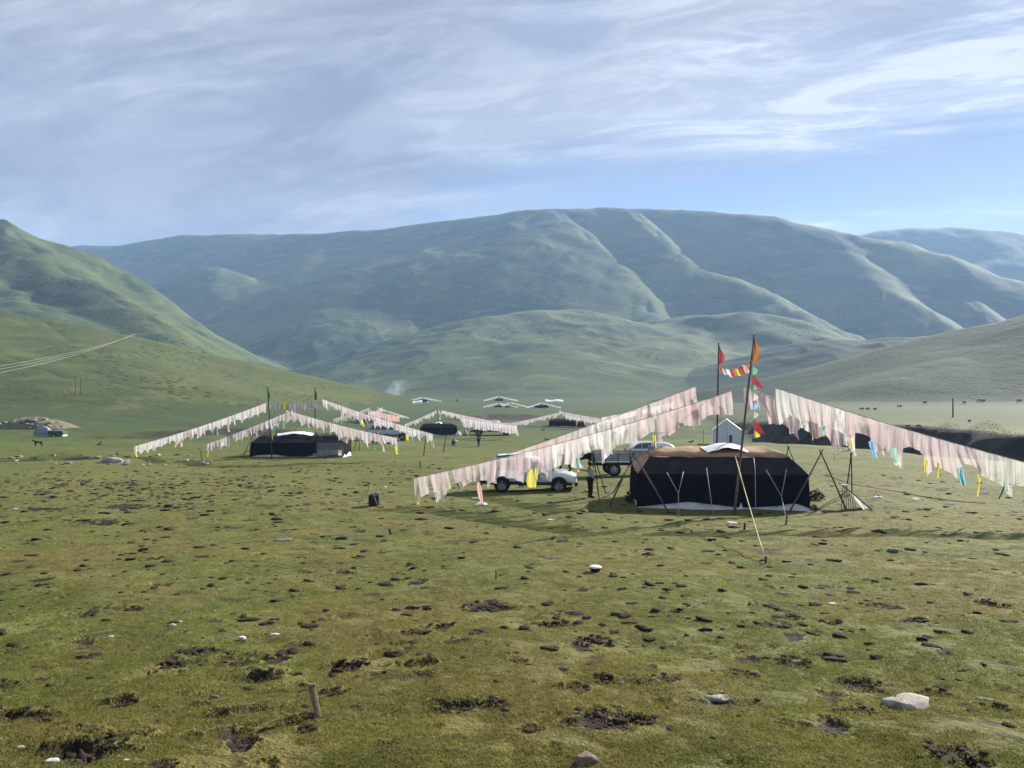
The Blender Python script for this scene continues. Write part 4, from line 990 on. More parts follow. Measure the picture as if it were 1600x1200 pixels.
# ================================================================== people and animals (skinned skeletons)
def skin_body(name, joints, bones, mat, parent, lv=1):
    me = bpy.data.meshes.new(name); names = list(joints); idx = {n: i for i, n in enumerate(names)}
    me.from_pydata([joints[n][0] for n in names], [(idx[a], idx[b]) for a, b in bones], [])
    o = obj(name, me, mat, parent)
    m = o.modifiers.new('skin', 'SKIN'); m.use_smooth_shade = True; m.branch_smoothing = .6
    sv = me.skin_vertices[0].data
    for n in names:
        r_ = joints[n][1]; r_ = r_ if isinstance(r_, tuple) else (r_, r_); sv[idx[n]].radius = r_
    sv[0].use_root = True
    s = o.modifiers.new('sub', 'SUBSURF'); s.levels = lv; s.render_levels = lv
    return o
def person(loc, rz, pose, label, top, bottom, h=1.66, group=None, head_mat=None):
    """pose: dict of joint positions in metres for a 1.7 m figure, facing +Y... x right"""
    J = dict(pelvis=(0, 0, .92), waist=(0, 0, 1.06), chest=(0, .0, 1.28), neck=(0, .0, 1.46), head=(0, .02, 1.56), crown=(0, .02, 1.66),
             hipl=(-.10, 0, .88), kneel=(-.11, .02, .48), anklel=(-.11, 0, .09), toel=(-.12, .17, .03), hipr=(.10, 0, .88), kneer=(.11, .02, .48), ankler=(.11, 0, .09), toer=(.12, .17, .03),
             shl=(-.18, 0, 1.40), ell=(-.23, -.02, 1.13), wrl=(-.22, .08, .90), hal=(-.22, .10, .81), shr=(.18, 0, 1.40), elr=(.23, -.02, 1.13), wrr=(.22, .08, .90), har=(.22, .10, .81))
    J.update(pose); k_ = h / 1.7; J = {a: tuple(v * k_ for v in p) for a, p in J.items()}
    t = empty('person', loc, rz, label, 'person', group)
    Rd = dict(pelvis=(.13, .10), waist=(.12, .09), chest=(.15, .10), neck=.055, head=.085, crown=.07, hipl=.085, kneel=.058, anklel=.042, toel=.035, hipr=.085, kneer=.058, ankler=.042, toer=.035,
              shl=.06, ell=.042, wrl=.028, hal=.032, shr=.06, elr=.042, wrr=.028, har=.032)
    bones = [('pelvis', 'waist'), ('waist', 'chest'), ('chest', 'neck'), ('neck', 'head'), ('head', 'crown'), ('pelvis', 'hipl'), ('hipl', 'kneel'), ('kneel', 'anklel'), ('anklel', 'toel'),
             ('pelvis', 'hipr'), ('hipr', 'kneer'), ('kneer', 'ankler'), ('ankler', 'toer'), ('chest', 'shl'), ('shl', 'ell'), ('ell', 'wrl'), ('wrl', 'hal'), ('chest', 'shr'), ('shr', 'elr'), ('elr', 'wrr'), ('wrr', 'har')]
    skin_body('body', {a: (J[a], Rd[a]) for a in ['pelvis'] + [x for x in J if x != 'pelvis']}, bones, M_SKIN, t)
    g = 1.18
    tj = ['waist', 'pelvis', 'chest', 'shl', 'ell', 'shr', 'elr', 'wrl', 'wrr']
    skin_body('shirt', {a: (J[a], tuple(q * g for q in Rd[a]) if isinstance(Rd[a], tuple) else Rd[a] * (g + .12)) for a in tj}, [('waist', 'pelvis'), ('waist', 'chest'), ('chest', 'shl'), ('shl', 'ell'), ('ell', 'wrl'), ('chest', 'shr'), ('shr', 'elr'), ('elr', 'wrr')], top, t)
    bj = ['pelvis', 'hipl', 'kneel', 'anklel', 'hipr', 'kneer', 'ankler']
    skin_body('trousers', {a: (J[a], tuple(q * 1.1 for q in Rd[a]) if isinstance(Rd[a], tuple) else Rd[a] * 1.42) for a in bj}, [('pelvis', 'hipl'), ('hipl', 'kneel'), ('kneel', 'anklel'), ('pelvis', 'hipr'), ('hipr', 'kneer'), ('kneer', 'ankler')], bottom, t)
    for s in 'lr':
        a, b = Vector(J['ankle' + s]), Vector(J['toe' + s]); MB().tube([a.lerp(b, -.3) - Vector((0, 0, .03)), a.lerp(b, .5), b], [.05, .055, .04], 8).build('shoe', M_BLKC, t, True)
    hd = Vector(J['head']); cr = Vector(J['crown']); up = (cr - hd).normalized()
    import bmesh
    bm = bmesh.new(); bmesh.ops.create_icosphere(bm, subdivisions=2, radius=.108 * k_)
    me = bpy.data.meshes.new('hair'); bm.to_mesh(me); bm.free(); o = obj('hair', me, head_mat or M_HAIR, t, hd + up * .045 + Vector((0, -.025, 0)))
    me.polygons.foreach_set('use_smooth', [True] * len(me.polygons))
    f = Vector((0, .088 * k_, 0))
    MB().tube([hd + f + Vector((0, -.01, .0)), hd + f + Vector((0, .022, -.022))], [.012, .016], 6).build('nose', M_SKIN, t, True)
    return t
g = G(922, 778)
person((g.x, g.y, g.z), R(-70), dict(wrl=(-.16, .22, 1.10), hal=(-.13, .28, 1.14), ell=(-.22, .02, 1.12)), 'person in a pale grey shirt and black trousers standing by the dark stick stand', M_GRYC, M_BLKC, h=min(1.72, 64 * g.y / F))
g = G(748, 698)
person((g.x, g.y, g.z), R(160), dict(kneel=(-.12, .16, .50), anklel=(-.11, .26, .10), toel=(-.11, .42, .05), kneer=(.12, -.02, .47), ankler=(.12, -.22, .10), toer=(.12, -.06, .03)), 'person in dark clothes walking on the grass near the third tent', M_BLKC, M_BLKC, h=22 * g.y / F)
g = G(708, 697)
person((g.x, g.y, g.z), R(200), dict(pelvis=(0, -.1, .42), waist=(0, .02, .55), chest=(0, .20, .74), neck=(0, .30, .88), head=(0, .36, .97), crown=(0, .40, 1.06), hipl=(-.12, -.08, .40), kneel=(-.18, .28, .50), anklel=(-.15, .06, .09), toel=(-.15, .24, .03),
       hipr=(.12, -.08, .40), kneer=(.18, .28, .50), ankler=(.15, .06, .09), toer=(.15, .24, .03), shl=(-.18, .24, .82), ell=(-.22, .38, .60), wrl=(-.12, .52, .46), hal=(-.10, .58, .42), shr=(.18, .24, .82), elr=(.22, .38, .60), wrr=(.12, .52, .46), har=(.10, .58, .42)),
       'person in dark clothes crouching with a white bundle left of the walking person', M_BLKC, M_BLKC, h=1.65)
o = MB().tube([(-.2, 0, .0), (-.05, 0, .10), (.2, 0, .02)], [.12, .2, .12], 8).build('white_bundle', M_WHTC, None, True, (g.x + .35, g.y - .2, g.z + .62)); tag(o, 'small white bundle held by the crouching person', 'bundle')
# person bending on the bonnet of the white car
hx = P(883, 742, cl.y).x; bz = cl.z + .97 * ks
person((hx, cl.y + .05, bz), R(90), dict(pelvis=(0, -.10, .86), waist=(0, .10, .98), chest=(0, .36, 1.08), neck=(0, .56, 1.10), head=(0, .66, 1.08), crown=(0, .76, 1.08), hipl=(-.12, -.10, .82), kneel=(-.16, -.22, .44), anklel=(-.16, -.34, .09), toel=(-.18, -.20, .03),
       hipr=(.12, -.06, .82), kneer=(.16, .20, .44), ankler=(.16, .30, .09), toer=(.18, .46, .03), shl=(-.18, .46, 1.06), ell=(-.22, .56, .82), wrl=(-.18, .68, .62), hal=(-.16, .72, .54), shr=(.18, .46, 1.06), elr=(.22, .56, .82), wrr=(.18, .68, .62), har=(.16, .72, .54)),
       'person in black bending over on the bonnet of the white car behind the flags', M_BLKC, M_BLKC, h=1.45)
g = G(1328, 704)
person((g.x, g.y, g.z), R(120), {}, 'person in dark blue clothes standing before the dark bank under the right flag line', M_NAVY, M_NAVY, h=1.70)
g = G(870, 676)

def quadruped(loc, rz, h, label, cat, name, mat, group=None, lying=False, horns=False, head_low=False):
    t = empty(name, loc, rz, label, cat, group); k_ = h
    lz = .42 if lying else 0
    hz = .55 if head_low else .98
    J = dict(chest=((.38, 0, .70 - lz), (.20, .17)), mid=((0, 0, .68 - lz), (.19, .16)), hip=((-.40, 0, .74 - lz), (.18, .15)), neck=((.58, 0, .84 - lz if not head_low else .66), .11), head=((.76, 0, hz - lz), .095), muz=((.94, 0, hz - .10 - lz), .055),
             tail=((-.58, 0, .74 - lz), .035), tail2=((-.68, 0, .40 - lz * .4), .03))
    b = [('chest', 'mid'), ('mid', 'hip'), ('chest', 'neck'), ('neck', 'head'), ('head', 'muz'), ('hip', 'tail'), ('tail', 'tail2')]
    for s, sg in (('l', 1), ('r', -1)):
        if lying:
            J['f1' + s] = ((.42, .15 * sg, .22), .07); J['f2' + s] = ((.70, .14 * sg, .06), .045); J['h1' + s] = ((-.40, .18 * sg, .20), .09); J['h2' + s] = ((-.12, .20 * sg, .06), .045)
            b += [('chest', 'f1' + s), ('f1' + s, 'f2' + s), ('hip', 'h1' + s), ('h1' + s, 'h2' + s)]
        else:
            J['f0' + s] = ((.40, .11 * sg, .50), .075); J['f1' + s] = ((.42, .11 * sg, .26), .042); J['f2' + s] = ((.40, .11 * sg, .03), .036)
            J['h0' + s] = ((-.32, .11 * sg, .48), .085); J['h1' + s] = ((-.48, .11 * sg, .27), .042); J['h2' + s] = ((-.44, .11 * sg, .03), .036)
            b += [('chest', 'f0' + s), ('f0' + s, 'f1' + s), ('f1' + s, 'f2' + s), ('hip', 'h0' + s), ('h0' + s, 'h1' + s), ('h1' + s, 'h2' + s)]
    if horns:
        for a in ('chest', 'mid', 'hip'): p, r_ = J[a]; J[a] = ((p[0], p[1], p[2] * .92), (r_[0] * 1.45, r_[1] * 1.35))
        for a in J:
            if len(a) == 3 and a[0] in 'fh' and a[1] in '012': J[a] = (J[a][0], J[a][1] * 1.5)
        J['neck'] = ((.58, 0, .70), .15); J['head'] = ((.74, 0, .62 if not head_low else .40), .11); J['muz'] = ((.90, 0, .50 if not head_low else .26), .07)
    J = {a: (tuple(v * k_ for v in p), tuple(q * k_ for q in r_) if isinstance(r_, tuple) else r_ * k_) for a, (p, r_) in J.items()}
    skin_body('body', J, b, mat, t)
    hd = Vector(J['head'][0])
    for sg in (-1, 1):
        MB().tube([hd + Vector((-.02, .06 * sg, .06)) * k_, hd + Vector((-.05, .12 * sg, .12)) * k_], [.03 * k_, .008], 5).build('ear', mat, t)
        if horns: MB().tube([hd + Vector((0, .05 * sg, .08)) * k_, hd + Vector((.02, .18 * sg, .14)) * k_, hd + Vector((.05, .20 * sg, .28)) * k_], [.025 * k_, .02 * k_, .006], 5).build('horn', M_DARKW, t)
    return t
def animal(px, py, rz, h, label, cat, name, **kw):
    g = G(px, py, 1500); h = h or 8.5 * g.y / F / 1.6; return quadruped(g, R(rz), h, label, cat, name, kw.pop('mat', M_FUR), **kw)
animal(60, 698, 190, .80, 'small black dog or calf standing on the grass below the covered trailer', 'dog', 'dog')
animal(848, 674, 20, .62, 'black dog standing to the left of the fourth tent', 'dog', 'dog')
animal(856, 689, 150, .70, 'black dog lying on the grass above the front flag line', 'dog', 'dog', lying=True)
animal(1079, 692, 30, .6, 'small black dog lying on the grass left of the white ridge tent', 'dog', 'dog', lying=True)
animal(816, 761, 60, .0001 + .5, 'black dog sitting low on the grass in front of the white car', 'dog', 'dog', lying=True)
animal(155, 696, 100, .75, 'black dog lying beside dark lumps on the grass at left', 'dog', 'dog', lying=True)
yk = 'yaks grazing on the far meadow'
YL = [(1346, 641, 10, 'leftmost'), (1356, 641, 200, 'middle one'), (1367, 641, 30, 'rightmost')]
for i, (px, py, rz, w_) in enumerate(YL): animal(px, py, rz, None, 'far black yak on the right meadow, %s of three in a row' % w_, 'yak', 'yak', group=yk, horns=True, head_low=i % 2 == 0)
for (px, py, rz, lb) in ((1445, 631, 20, 'lone far black yak left of the utility pole on the right meadow'), (1507, 631, 90, 'far black yak just right of the utility pole'), (1530, 628, 0, 'left one of two far yaks standing close together'), (1537, 628, 30, 'right one of two far yaks standing close together'),
                        (1592, 628, 10, 'far black yak at the right edge of the meadow'), (1405, 637, 0, 'far black yak on the meadow above the middle of the right flag line'), (1418, 668, 5, 'black yak on the terrace edge, left one of a close pair'), (1436, 668, 170, 'black yak on the terrace edge, right one of a close pair'),
                        (1515, 660, 90, 'black yak alone on the terrace left of the lying one'), (714, 628, 90, 'tiny far yak on the valley floor left of the farthest tents')):
    animal(px, py, rz, None, lb, 'yak', 'yak', group=yk, horns=True, head_low=rz in (0, 10, 170))

# ================================================================== the other camps
def tent_at(pxl, pxr, py, hpx, label, rz=0, mat=None, roof=None, seed=2, W=4.2, **kw):
    c = G((pxl + pxr) / 2, py, 1500); q = c.y / F; L = (pxr - pxl) * q; a = b = c
    L /= math.cos(abs(rz)); Hh = hpx * q; z = min(a.z, b.z, gz(c.x, c.y + W))
    t = wool_tent((c.x, c.y + W / 2, z), rz, L, W, Hh * .66, min(.9, W * .22), Hh * .86, Hh, label, roof_mat=roof or M_WOOLG, wall_mat=mat, seed=seed, **kw)
    return t, c
M_GPAN = plain('grey_wool_panel', (.17, .17, .175), .95, .3, 3.0, spec=.05)
# second tent: long, with grey side and pink-white washing at the foot
t2nd, c2 = tent_at(389, 534, 713, 38, 'long black tent with grey right half among the left flag lines', rz=R(3), seed=21, W=4.5, chimney=False, skirt=.35, cover=(-.05, .45), near=True, roof=M_WOOLG)
q2 = c2.y / F; L2 = 145 * q2
o = MB().box((L2 * .5 - L2 * .145, -2.32, 38 * q2 * .36), (L2 * .285, .06, 38 * q2 * .58)).build('grey_panel', M_GPAN, t2nd)
V_, F_, U_, W_ = cloth_mesh((-1.1, 0, .62), (1.1, 0, .70), .55, 33, nu=18, nv=6)
o = obj('white_cloth', mesh_np('white_cloth', V_, F_, True, {'u': U_, 'v': W_}), G_WHT2, None, (P(516, 705, c2.y).x, c2.y - .25, gz(P(516, 705, c2.y).x, c2.y))); tag(o, 'white cloth hanging along the foot of the second tent at its right end', 'cloth')
V_, F_, U_, W_ = cloth_mesh((-.3, 0, .35), (.35, 0, .37), .34, 34, nu=10, nv=5)
o = obj('pink_cloth', mesh_np('pink_cloth', V_, F_, True, {'u': U_, 'v': W_}), G_SALM, None, (P(495, 708, c2.y).x, c2.y - .25, gz(P(495, 708, c2.y).x, c2.y))); tag(o, 'small pink cloth at the foot of the second tent left of the white cloth', 'cloth')
bipod((494, 676, c2.y - .8), [(478, 711), (525, 711)], 'crossed poles in front of the grey half of the second tent', .05)
bipod((395, 678, c2.y), [(379, 716), (390, 714)], 'thin crossed poles at the left end of the second tent', .04, M_DARKW)
bipod((418, 683, c2.y - .6), [(384, 707), (406, 711)], 'splayed poles before the dark left half of the second tent', .04)
for i, (a, b) in enumerate((((539, 708), (540, 680)), ((549, 706), (541, 684)), ((552, 705), (559, 682)), ((562, 704), (560, 676)))):
    g = G(*a); pole('pole', g, P(b[0], b[1], g.y), .04, .03, M_DARKW, 'thin dark pole right of the second tent, %s of four' % ('leftmost', 'second from left', 'third from left', 'rightmost')[i], 'pole', 'thin poles right of the second tent')
# its two flag poles
a = G(425, 716); flag_pole(a, P(418, 603, a.y), .06, .04, M_DARKW, G_DGRN, 20 * a.y / F, 2.2 * a.y / F, 'left dark green pole with a dark flag at the second tent', 31, 'flag poles of the left camp')
b_ = P(493, 694, c2.y + 5); b_.z = gz(b_.x, b_.y); flag_pole(b_, P(492, 604, b_.y), .06, .04, M_DARKW, G_DGRN, 22 * b_.y / F, 2.6 * b_.y / F, 'right dark pole with a dark green flag behind the second tent', 32, 'flag poles of the left camp')
gl = 'prayer flag lines of the left camp'
WM = [G_WHT2, G_WHT2, G_PINK, G_WHITE]
d2 = c2.y; hq = d2 / F
Yt = lambda *s: [(x, 12 * hq, 3.5 * hq, m, l) for x, m, l in s]
flag_line(P(416, 629, d2), P(210, 697, d2 + 4), 18, 17 * hq, 'white flag line sloping down to the far left from the left dark pole', 41, WM, near=False, tails=Yt((.99, Y, 'yellow streamer'), (.36, G_GREEN, 'green streamer'), (.28, Sa, 'salmon streamer'), (.63, Sa, 'salmon streamer')), group=gl, over=1.1, rope_r=.02, sag=.025)
flag_line(P(458, 640, d2 - 2), P(322, 694, d2 - 3), 12, 16 * hq, 'white flag line sloping down left in front of the second tent', 42, WM, near=False, tails=Yt((.99, Y, 'yellow streamer'), (.12, G_GREEN, 'green streamer')), group=gl, rope_r=.02, sag=.02)
flag_line(P(420, 626, d2), P(494, 626, d2 + 3), 8, 15 * hq, 'white and yellow flag line strung between the two poles of the left camp', 43, [G_WHT2, G_PINK, G_WHT2, G_YEL], near=False, group=gl, rope_r=.02, sag=.10)
flag_line(P(447, 640, d2 - 2), P(620, 684, d2 - 4), 15, 19 * hq, 'pink and white flag line passing right over the second tent', 44, [G_WHT2, G_PINK, G_PINK, G_WHITE], near=False, tails=Yt((.985, G_YEL, 'yellow streamer'), (.55, Sa, 'salmon streamer'), (.87, G_WHT2, 'white streamer'), (.80, G_GREEN, 'green streamer')), group=gl, rope_r=.02, sag=.03)
flag_line(P(503, 623, d2 + 4), P(676, 678, d2 + 2), 17, 17 * hq, 'white flag line running down right from the right dark pole towards the third tent', 45, WM, near=False, tails=Yt((.99, G_WHT2, 'white streamer'), (.36, Y, 'yellow streamer'), (.76, Y, 'yellow streamer')), group=gl, rope_r=.02, sag=.02)
flag_line(P(578, 637, d2 + 40), P(520, 655, d2 + 30), 9, 11 * hq, 'faint white flag line behind the right dark pole of the left camp', 46, WM, near=False, group=gl, rope_r=.02)
flag_line(P(425, 632, d2), P(425, 676, d2), 1, 12 * hq, 'blue-green and yellow cloths tied on the left dark pole', 47, [G_MINT], near=False, group=gl, rope_r=.02, tails=[(.3, 20 * hq, 6 * hq, G_MINT, 'blue-green streamer'), (.7, 10 * hq, 6 * hq, Y, 'yellow streamer')])
# fifth camp behind (dark tent with pink washing)
t5, c5 = tent_at(556, 586, 660, 14, 'small black tent behind the flags between the second and third tents', seed=25, W=4, patch=False, chimney=False)
d5 = c5.y; h5 = d5 / F
flag_line(P(598, 636, d5), P(552, 660, d5), 9, 12 * h5, 'pale flag line on the left of the small black middle tent', 51, WM, near=False, group=gl, rope_r=.03)
flag_line(P(575, 640, d5 - 3), P(624, 650, d5 - 5), 8, 11 * h5, 'rose flag line in front of the small black middle tent', 52, [G_ROSE, G_WHT2, G_SALM], near=False, group=gl, rope_r=.03, arch=.1)
flag_line(P(590, 636, d5 + 10), P(640, 652, d5 + 10), 10, 5 * h5, 'thin distant flag line right of the small black middle tent', 53, WM, near=False, group=gl, rope_r=.03)
# third tent
t3, c3 = tent_at(655, 713, 681, 20, 'third black tent beside the silver pickup', rz=R(2), seed=23, W=4.5, chimney=False, cover=(.0, .2))
d3 = c3.y; h3 = d3 / F
a = G(684, 684); flag_pole((a.x, d3 - 1, gz(a.x, d3 - 1)), P(683, 634, d3 - 1), .05, .04, M_DARKW, G_GREY, 22 * h3, 4 * h3, 'pole with a pale flag in front of the third tent', 61, 'flag poles of the far camps')
g3 = 'prayer flag lines of the third tent'
flag_line(P(682, 641, d3), P(632, 663, d3), 9, 8 * h3, 'sheer white flag line left of the third tent pole', 62, [G_GREY, G_WHITE], near=False, group=g3, rope_r=.03)
flag_line(P(690, 641, d3), P(808, 664, d3 - 3), 16, 11 * h3, 'white flag line running right over the silver pickup', 63, WM, near=False, group=g3, rope_r=.03, tails=[(.99, 9 * h3, 3 * h3, G_WHT2, 'white streamer')])
flag_line(P(722, 652, d3 - 6), P(808, 665, d3 - 7), 9, 14 * h3, 'white and cream cloths hung across the loaded bed of the silver pickup', 64, [G_WHT2, G_WHT2, G_PINK], near=False, group=g3, rope_r=.03, arch=.05)
for i, ((a0, a1), (b0, b1), lb) in enumerate((((662, 712), (665, 686), 'thin dark pole standing in the grass below the third tent'), ((693, 707), (698, 672), 'leaning dark pole in the grass right below the third tent'))):
    g = G(a0, a1); pole('pole', g, P(b0, b1, g.y), .05, .035, M_DARKW, lb, 'pole', 'poles below the third tent')
for i, (px, lb) in enumerate(((716, 'left'), (727, 'right'))):
    g = G(px, 681); q = g.y / F
    o = MB().loft([[Vector((math.cos(a_) * r_ * q, math.sin(a_) * r_ * q, z_ * q)) for a_ in [6.283 * s / 9 for s in range(9)]] for r_, z_ in ((5, 0), (4, 3.5), (1.2, 7 + 3 * i))]).build('covered_heap', M_CANV if i == 0 else M_GCANV, None, True, g)
    tag(o, ('small white heap' if i == 0 else 'grey covered heap') + ' between the third tent and the silver pickup', 'heap')
# fourth tent
t4, c4 = tent_at(859, 900, 667, 13, 'fourth small black tent right of the silver pickup', seed=24, W=4, chimney=False, patch=False, skirt=.2)
d4 = c4.y; h4 = d4 / F
o = MB().loft([[Vector((math.cos(a_) * r_ * h4 * 1.3, math.sin(a_) * r_ * h4, z_ * h4)) for a_ in [6.283 * s / 9 for s in range(9)]] for r_, z_ in ((5.5, 0), (4.4, 6), (1.2, 13))]).build('covered_heap', M_MAROON, None, True, G(908, 667)); tag(o, 'maroon covered heap at the right end of the fourth tent', 'heap')
g4 = 'prayer flag lines of the fourth tent'
a = G(875, 669); flag_pole((a.x, d4 + 2, gz(a.x, d4 + 2)), P(874, 638, d4 + 2), .05, .04, M_DARKW, G_WHT2, 9 * h4, 3 * h4, 'pole with a small white flag above the fourth tent', 71, 'flag poles of the far camps')
flag_line(P(874, 644, d4), P(798, 661, d4), 14, 8 * h4, 'white flag line left of the fourth tent', 72, WM, near=False, group=g4, rope_r=.03)
flag_line(P(878, 643, d4), P(970, 658, d4), 15, 10 * h4, 'cream and white flag line right of the fourth tent', 73, [G_WHT2, G_GREY, G_PINK], near=False, group=g4, rope_r=.03)
flag_line(P(884, 648, d4 - 5), P(940, 657, d4 - 5), 10, 8 * h4, 'lower cream flag line before the right end of the fourth tent', 74, [G_WHT2, G_GREY], near=False, group=g4, rope_r=.03)
# farthest camps
for (pl, pr, py, hp, lb, s) in ((836, 857, 638, 5.5, 'far black tent, right one of the farthest row', 81), (790, 806, 637, 4.5, 'far dark tent in the middle of the farthest row', 82), (774, 784, 637, 4, 'far dark tent, left one of the farthest row', 83),
                                (773, 786, 627, 4.5, 'smallest dark tent above the farthest row, on the left', 84), (652, 668, 628, 4, 'tiny dark tent under the drifting smoke', 85)):
    tf, cf = tent_at(pl, pr, py, hp, lb, seed=s, W=4, chimney=False, patch=False)
    df = cf.y; hf = df / F; mx = (pl + pr) / 2
    gf = 'prayer flag lines of the farthest tents'
    flag_line(P(mx - 1, py - hp - 4, df), P(mx - 24, py - 2, df), 8, 2.4 * hf, 'tiny white flag line left of the ' + lb.split(',')[0].replace(' in the middle of the farthest row', ' in the row middle'), s + 100, [G_WHITE], near=False, group=gf, rope_r=.05, arch=.1)
    flag_line(P(mx + 1, py - hp - 4, df), P(mx + 30, py - 2, df), 9, 2.4 * hf, 'tiny white flag line right of the ' + lb.split(',')[0].replace(' in the middle of the farthest row', ' in the row middle'), s + 200, [G_WHITE], near=False, group=gf, rope_r=.05, arch=.1)
for i, (pl, pr, py, lb) in enumerate(((852, 880, 623, 'bright white far awning above the farthest tents on the right'), (645, 660, 626, 'bright white far awning beside the drifting smoke'))):
    g_ = G((pl + pr) / 2, py + 5, 1500); q = g_.y / F; a = Vector((-(pr - pl) / 2 * q, 0, 0)); b = -a
    o = MB().loft([[Vector((x, -2, .0)), Vector((x, 0, 1.5 + .3 * math.sin(x * .7))), Vector((x, 2, .0))] for x in np.linspace(-(b.x - a.x) / 2, (b.x - a.x) / 2, 7)], close=False, caps=False).build('white_awning', M_CANV, None, True, g_)
    tag(o, lb, 'awning')
# white ridge tent behind the main tent
c = G(1136, 694); q = c.y / F; hw = 21 * q
t = empty('ridge_tent', c, R(-15), 'small white ridge tent standing behind the large black tent', 'tent')
hh = 38 * q; we = 22 * q; ln = 5.0
fr0 = [(-hw, 0, 0), (hw, 0, 0), (hw, 0, we), (0, 0, hh), (-hw, 0, we)]
MB().add(fr0, [(0, 1, 2, 3, 4)]).build('front_wall', M_CANV, t)
for x_ in (-hw, hw): MB().add([(x_, 0, 0), (x_, ln, 0), (x_, ln, we), (x_, 0, we)], [(0, 1, 2, 3)]).build('side_wall', M_CANV, t)
MB().add([(x, y + ln, z) for x, y, z in fr0], [(0, 1, 2, 3, 4)]).build('back_wall', M_CANV, t)
e = .12
MB().add([(-hw - e, -e, we - .06), (0, -e, hh + .03), (0, ln + e, hh + .03), (-hw - e, ln + e, we - .06), (hw + e, -e, we - .06), (hw + e, ln + e, we - .06)], [(0, 1, 2, 3), (1, 4, 5, 2)]).build('roof', M_CANV, t)
side = MB().add([(-.02, -.012, 0), (.02, -.012, 0), (.02, -.012, hh * .82), (-.02, -.012, hh * .82)], [(0, 1, 2, 3)]).build('door_seam', M_GCANV, t)

# ================================================================== bits and pieces round the camp
# slatted frame leaning open
a, b = G(1312, 797), G(1366, 798); c = (a + b) / 2; q = c.y / F
t = empty('slatted_frame', c, 0, 'small slatted frame standing open beside thin poles right of the black tent', 'slatted frame')
ap = Vector((-14 * q, .5, 37 * q)); lf = Vector((-26 * q, 0, 0)); rt = Vector((27 * q, 0, 0))
for (u0, nm) in ((0, 'rail'), (1, 'rail')):
    off = Vector((10 * q * u0, 1.0 * u0, 0))
    MB().tube([rt + off * .2 - Vector((0, 0, .05)), ap + off], .03, 6).build('rail', M_WOOD, t)
MB().add([ap + Vector((0, -.02, 0)), ap + Vector((10 * q, 1, 0)), rt + Vector((0, .6, .02)), rt + Vector((-18 * q, -.1, .02))], [(0, 1, 2, 3)]).build('mesh_panel', M_ROPE, t)
for i in range(7):
    s = i / 6; MB().tube([lf.lerp(rt, s * .45) + Vector((0, -.1, 0)), ap.lerp(rt, s * .32) + Vector((0, 0, 0))], .016, 5).build('slat', M_PALEW, t)
MB().tube([ap + Vector((-4 * q, 0, 0)), ap + Vector((12 * q, .3, -.02))], .035, 6).build('top_bar', M_CANV, t)

import bmesh
def rock_mesh(seed, sub=3, flat=.6, jag=.25, elong=1.0):
    bm = bmesh.new(); bmesh.ops.create_icosphere(bm, subdivisions=sub, radius=1.0); rr = random.Random(seed); off = Vector((rr.uniform(0, 99), rr.uniform(0, 99), rr.uniform(0, 99)))
    from mathutils import noise as mn
    for v in bm.verts:
        d = mn.noise(v.co * .9 + off) * jag * 1.6 + mn.noise(v.co * 2.3 + off) * jag * .7 + mn.noise(v.co * 6 + off) * jag * .25
        v.co = v.co * (1 + d); v.co.z = v.co.z * flat if v.co.z > 0 else v.co.z * flat * .6
        v.co.x *= elong
        v.co.z = min(v.co.z, flat * (.75 + .1 * mn.noise(v.co * 2)))
    me = bpy.data.meshes.new('rock'); bm.to_mesh(me); bm.free()
    me.polygons.foreach_set('use_smooth', [sub > 1] * len(me.polygons)); return me
ROCKS = [(1420, 1112, 62, M_ROCK, .42, 'largest pale angular rock lying at the lower right'), (1133, 1097, 48, M_ROCK, .34, 'flat pale rock half sunk in the turf left of the largest one'), (915, 1199, 38, M_ROCKB, .95, 'rounded brown stone at the bottom edge of the view'),
         (376, 1002, 15, M_ROCKW, .7, 'white stone left of centre, left one of a pair'), (428, 995, 14, M_ROCKW, .6, 'white stone left of centre, right one of a pair'), (334, 1093, 14, M_ROCKB, .8, 'small round brown stone above a dark hole at lower left'),
         (78, 1195, 20, M_ROCKW, .6, 'bright white stone at the bottom left corner'), (30, 1171, 13, M_ROCKW, .6, 'pale stone just above the bright white one at lower left'), (66, 1120, 8, M_ROCKW, .6, 'tiny white stone on the rim of the left edge hole'),
         (195, 1190, 9, M_ROCKW, .6, 'tiny white stone right of the bottom left burrow'), (1397, 865, 17, M_ROCKG, 1.0, 'squarish grey block standing on the turf right of the rope stake'), (698, 980, 16, M_ROCKG, .7, 'grey stone on the rim of a hole near the centre'),
         (268, 980, 14, M_ROCK, .7, 'angular buff stone, lower of two close ones at left'), (281, 973, 8, M_ROCKW, .6, 'small pale stone, upper of two close ones at left'), (173, 996, 10, M_ROCKW, .2, 'thin flat pale stone in the brownish turf at left'),
         (108, 977, 7, M_ROCKB, .9, 'tiny brown upright stone in the turf at left'), (441, 848, 26, M_ROCKG, .25, 'low flat grey slab on the turf below the second tent'), (1246, 1037, 26, M_ROCKG, .9, 'pointed dark stone with a pale top in a soil scrape at right'),
         (1301, 945, 13, M_ROCKW, .15, 'thin pale flat stone right of centre'), (172, 728, 36, M_ROCK, .75, 'large buff boulder beside the dry gully at left'), (196, 724, 16, M_ROCK, .6, 'smaller buff boulder touching the large one by the gully'),
         (859, 815, 13, M_ROCKW, .5, 'white stone on the turf below the white car'), (1143, 819, 16, M_CANV, .2, 'long thin white scrap on the turf before the black tent'), (1432, 782, 16, M_ROCKW, .2, 'flat white stone right of the slatted frame, near one'),
         (1540, 1098, 26, M_ROCKG, .35, 'low grey rounded stone near the right edge'), (22, 797, 9, M_ROCKW, .4, 'small white stone at the far left edge of the turf'), (600, 762, 8, M_ROCKW, .5, 'small pale stone at the foot of the dark pot'),
         (335, 955, 5, M_ROCKW, .5, 'very small white pebble left of centre')]
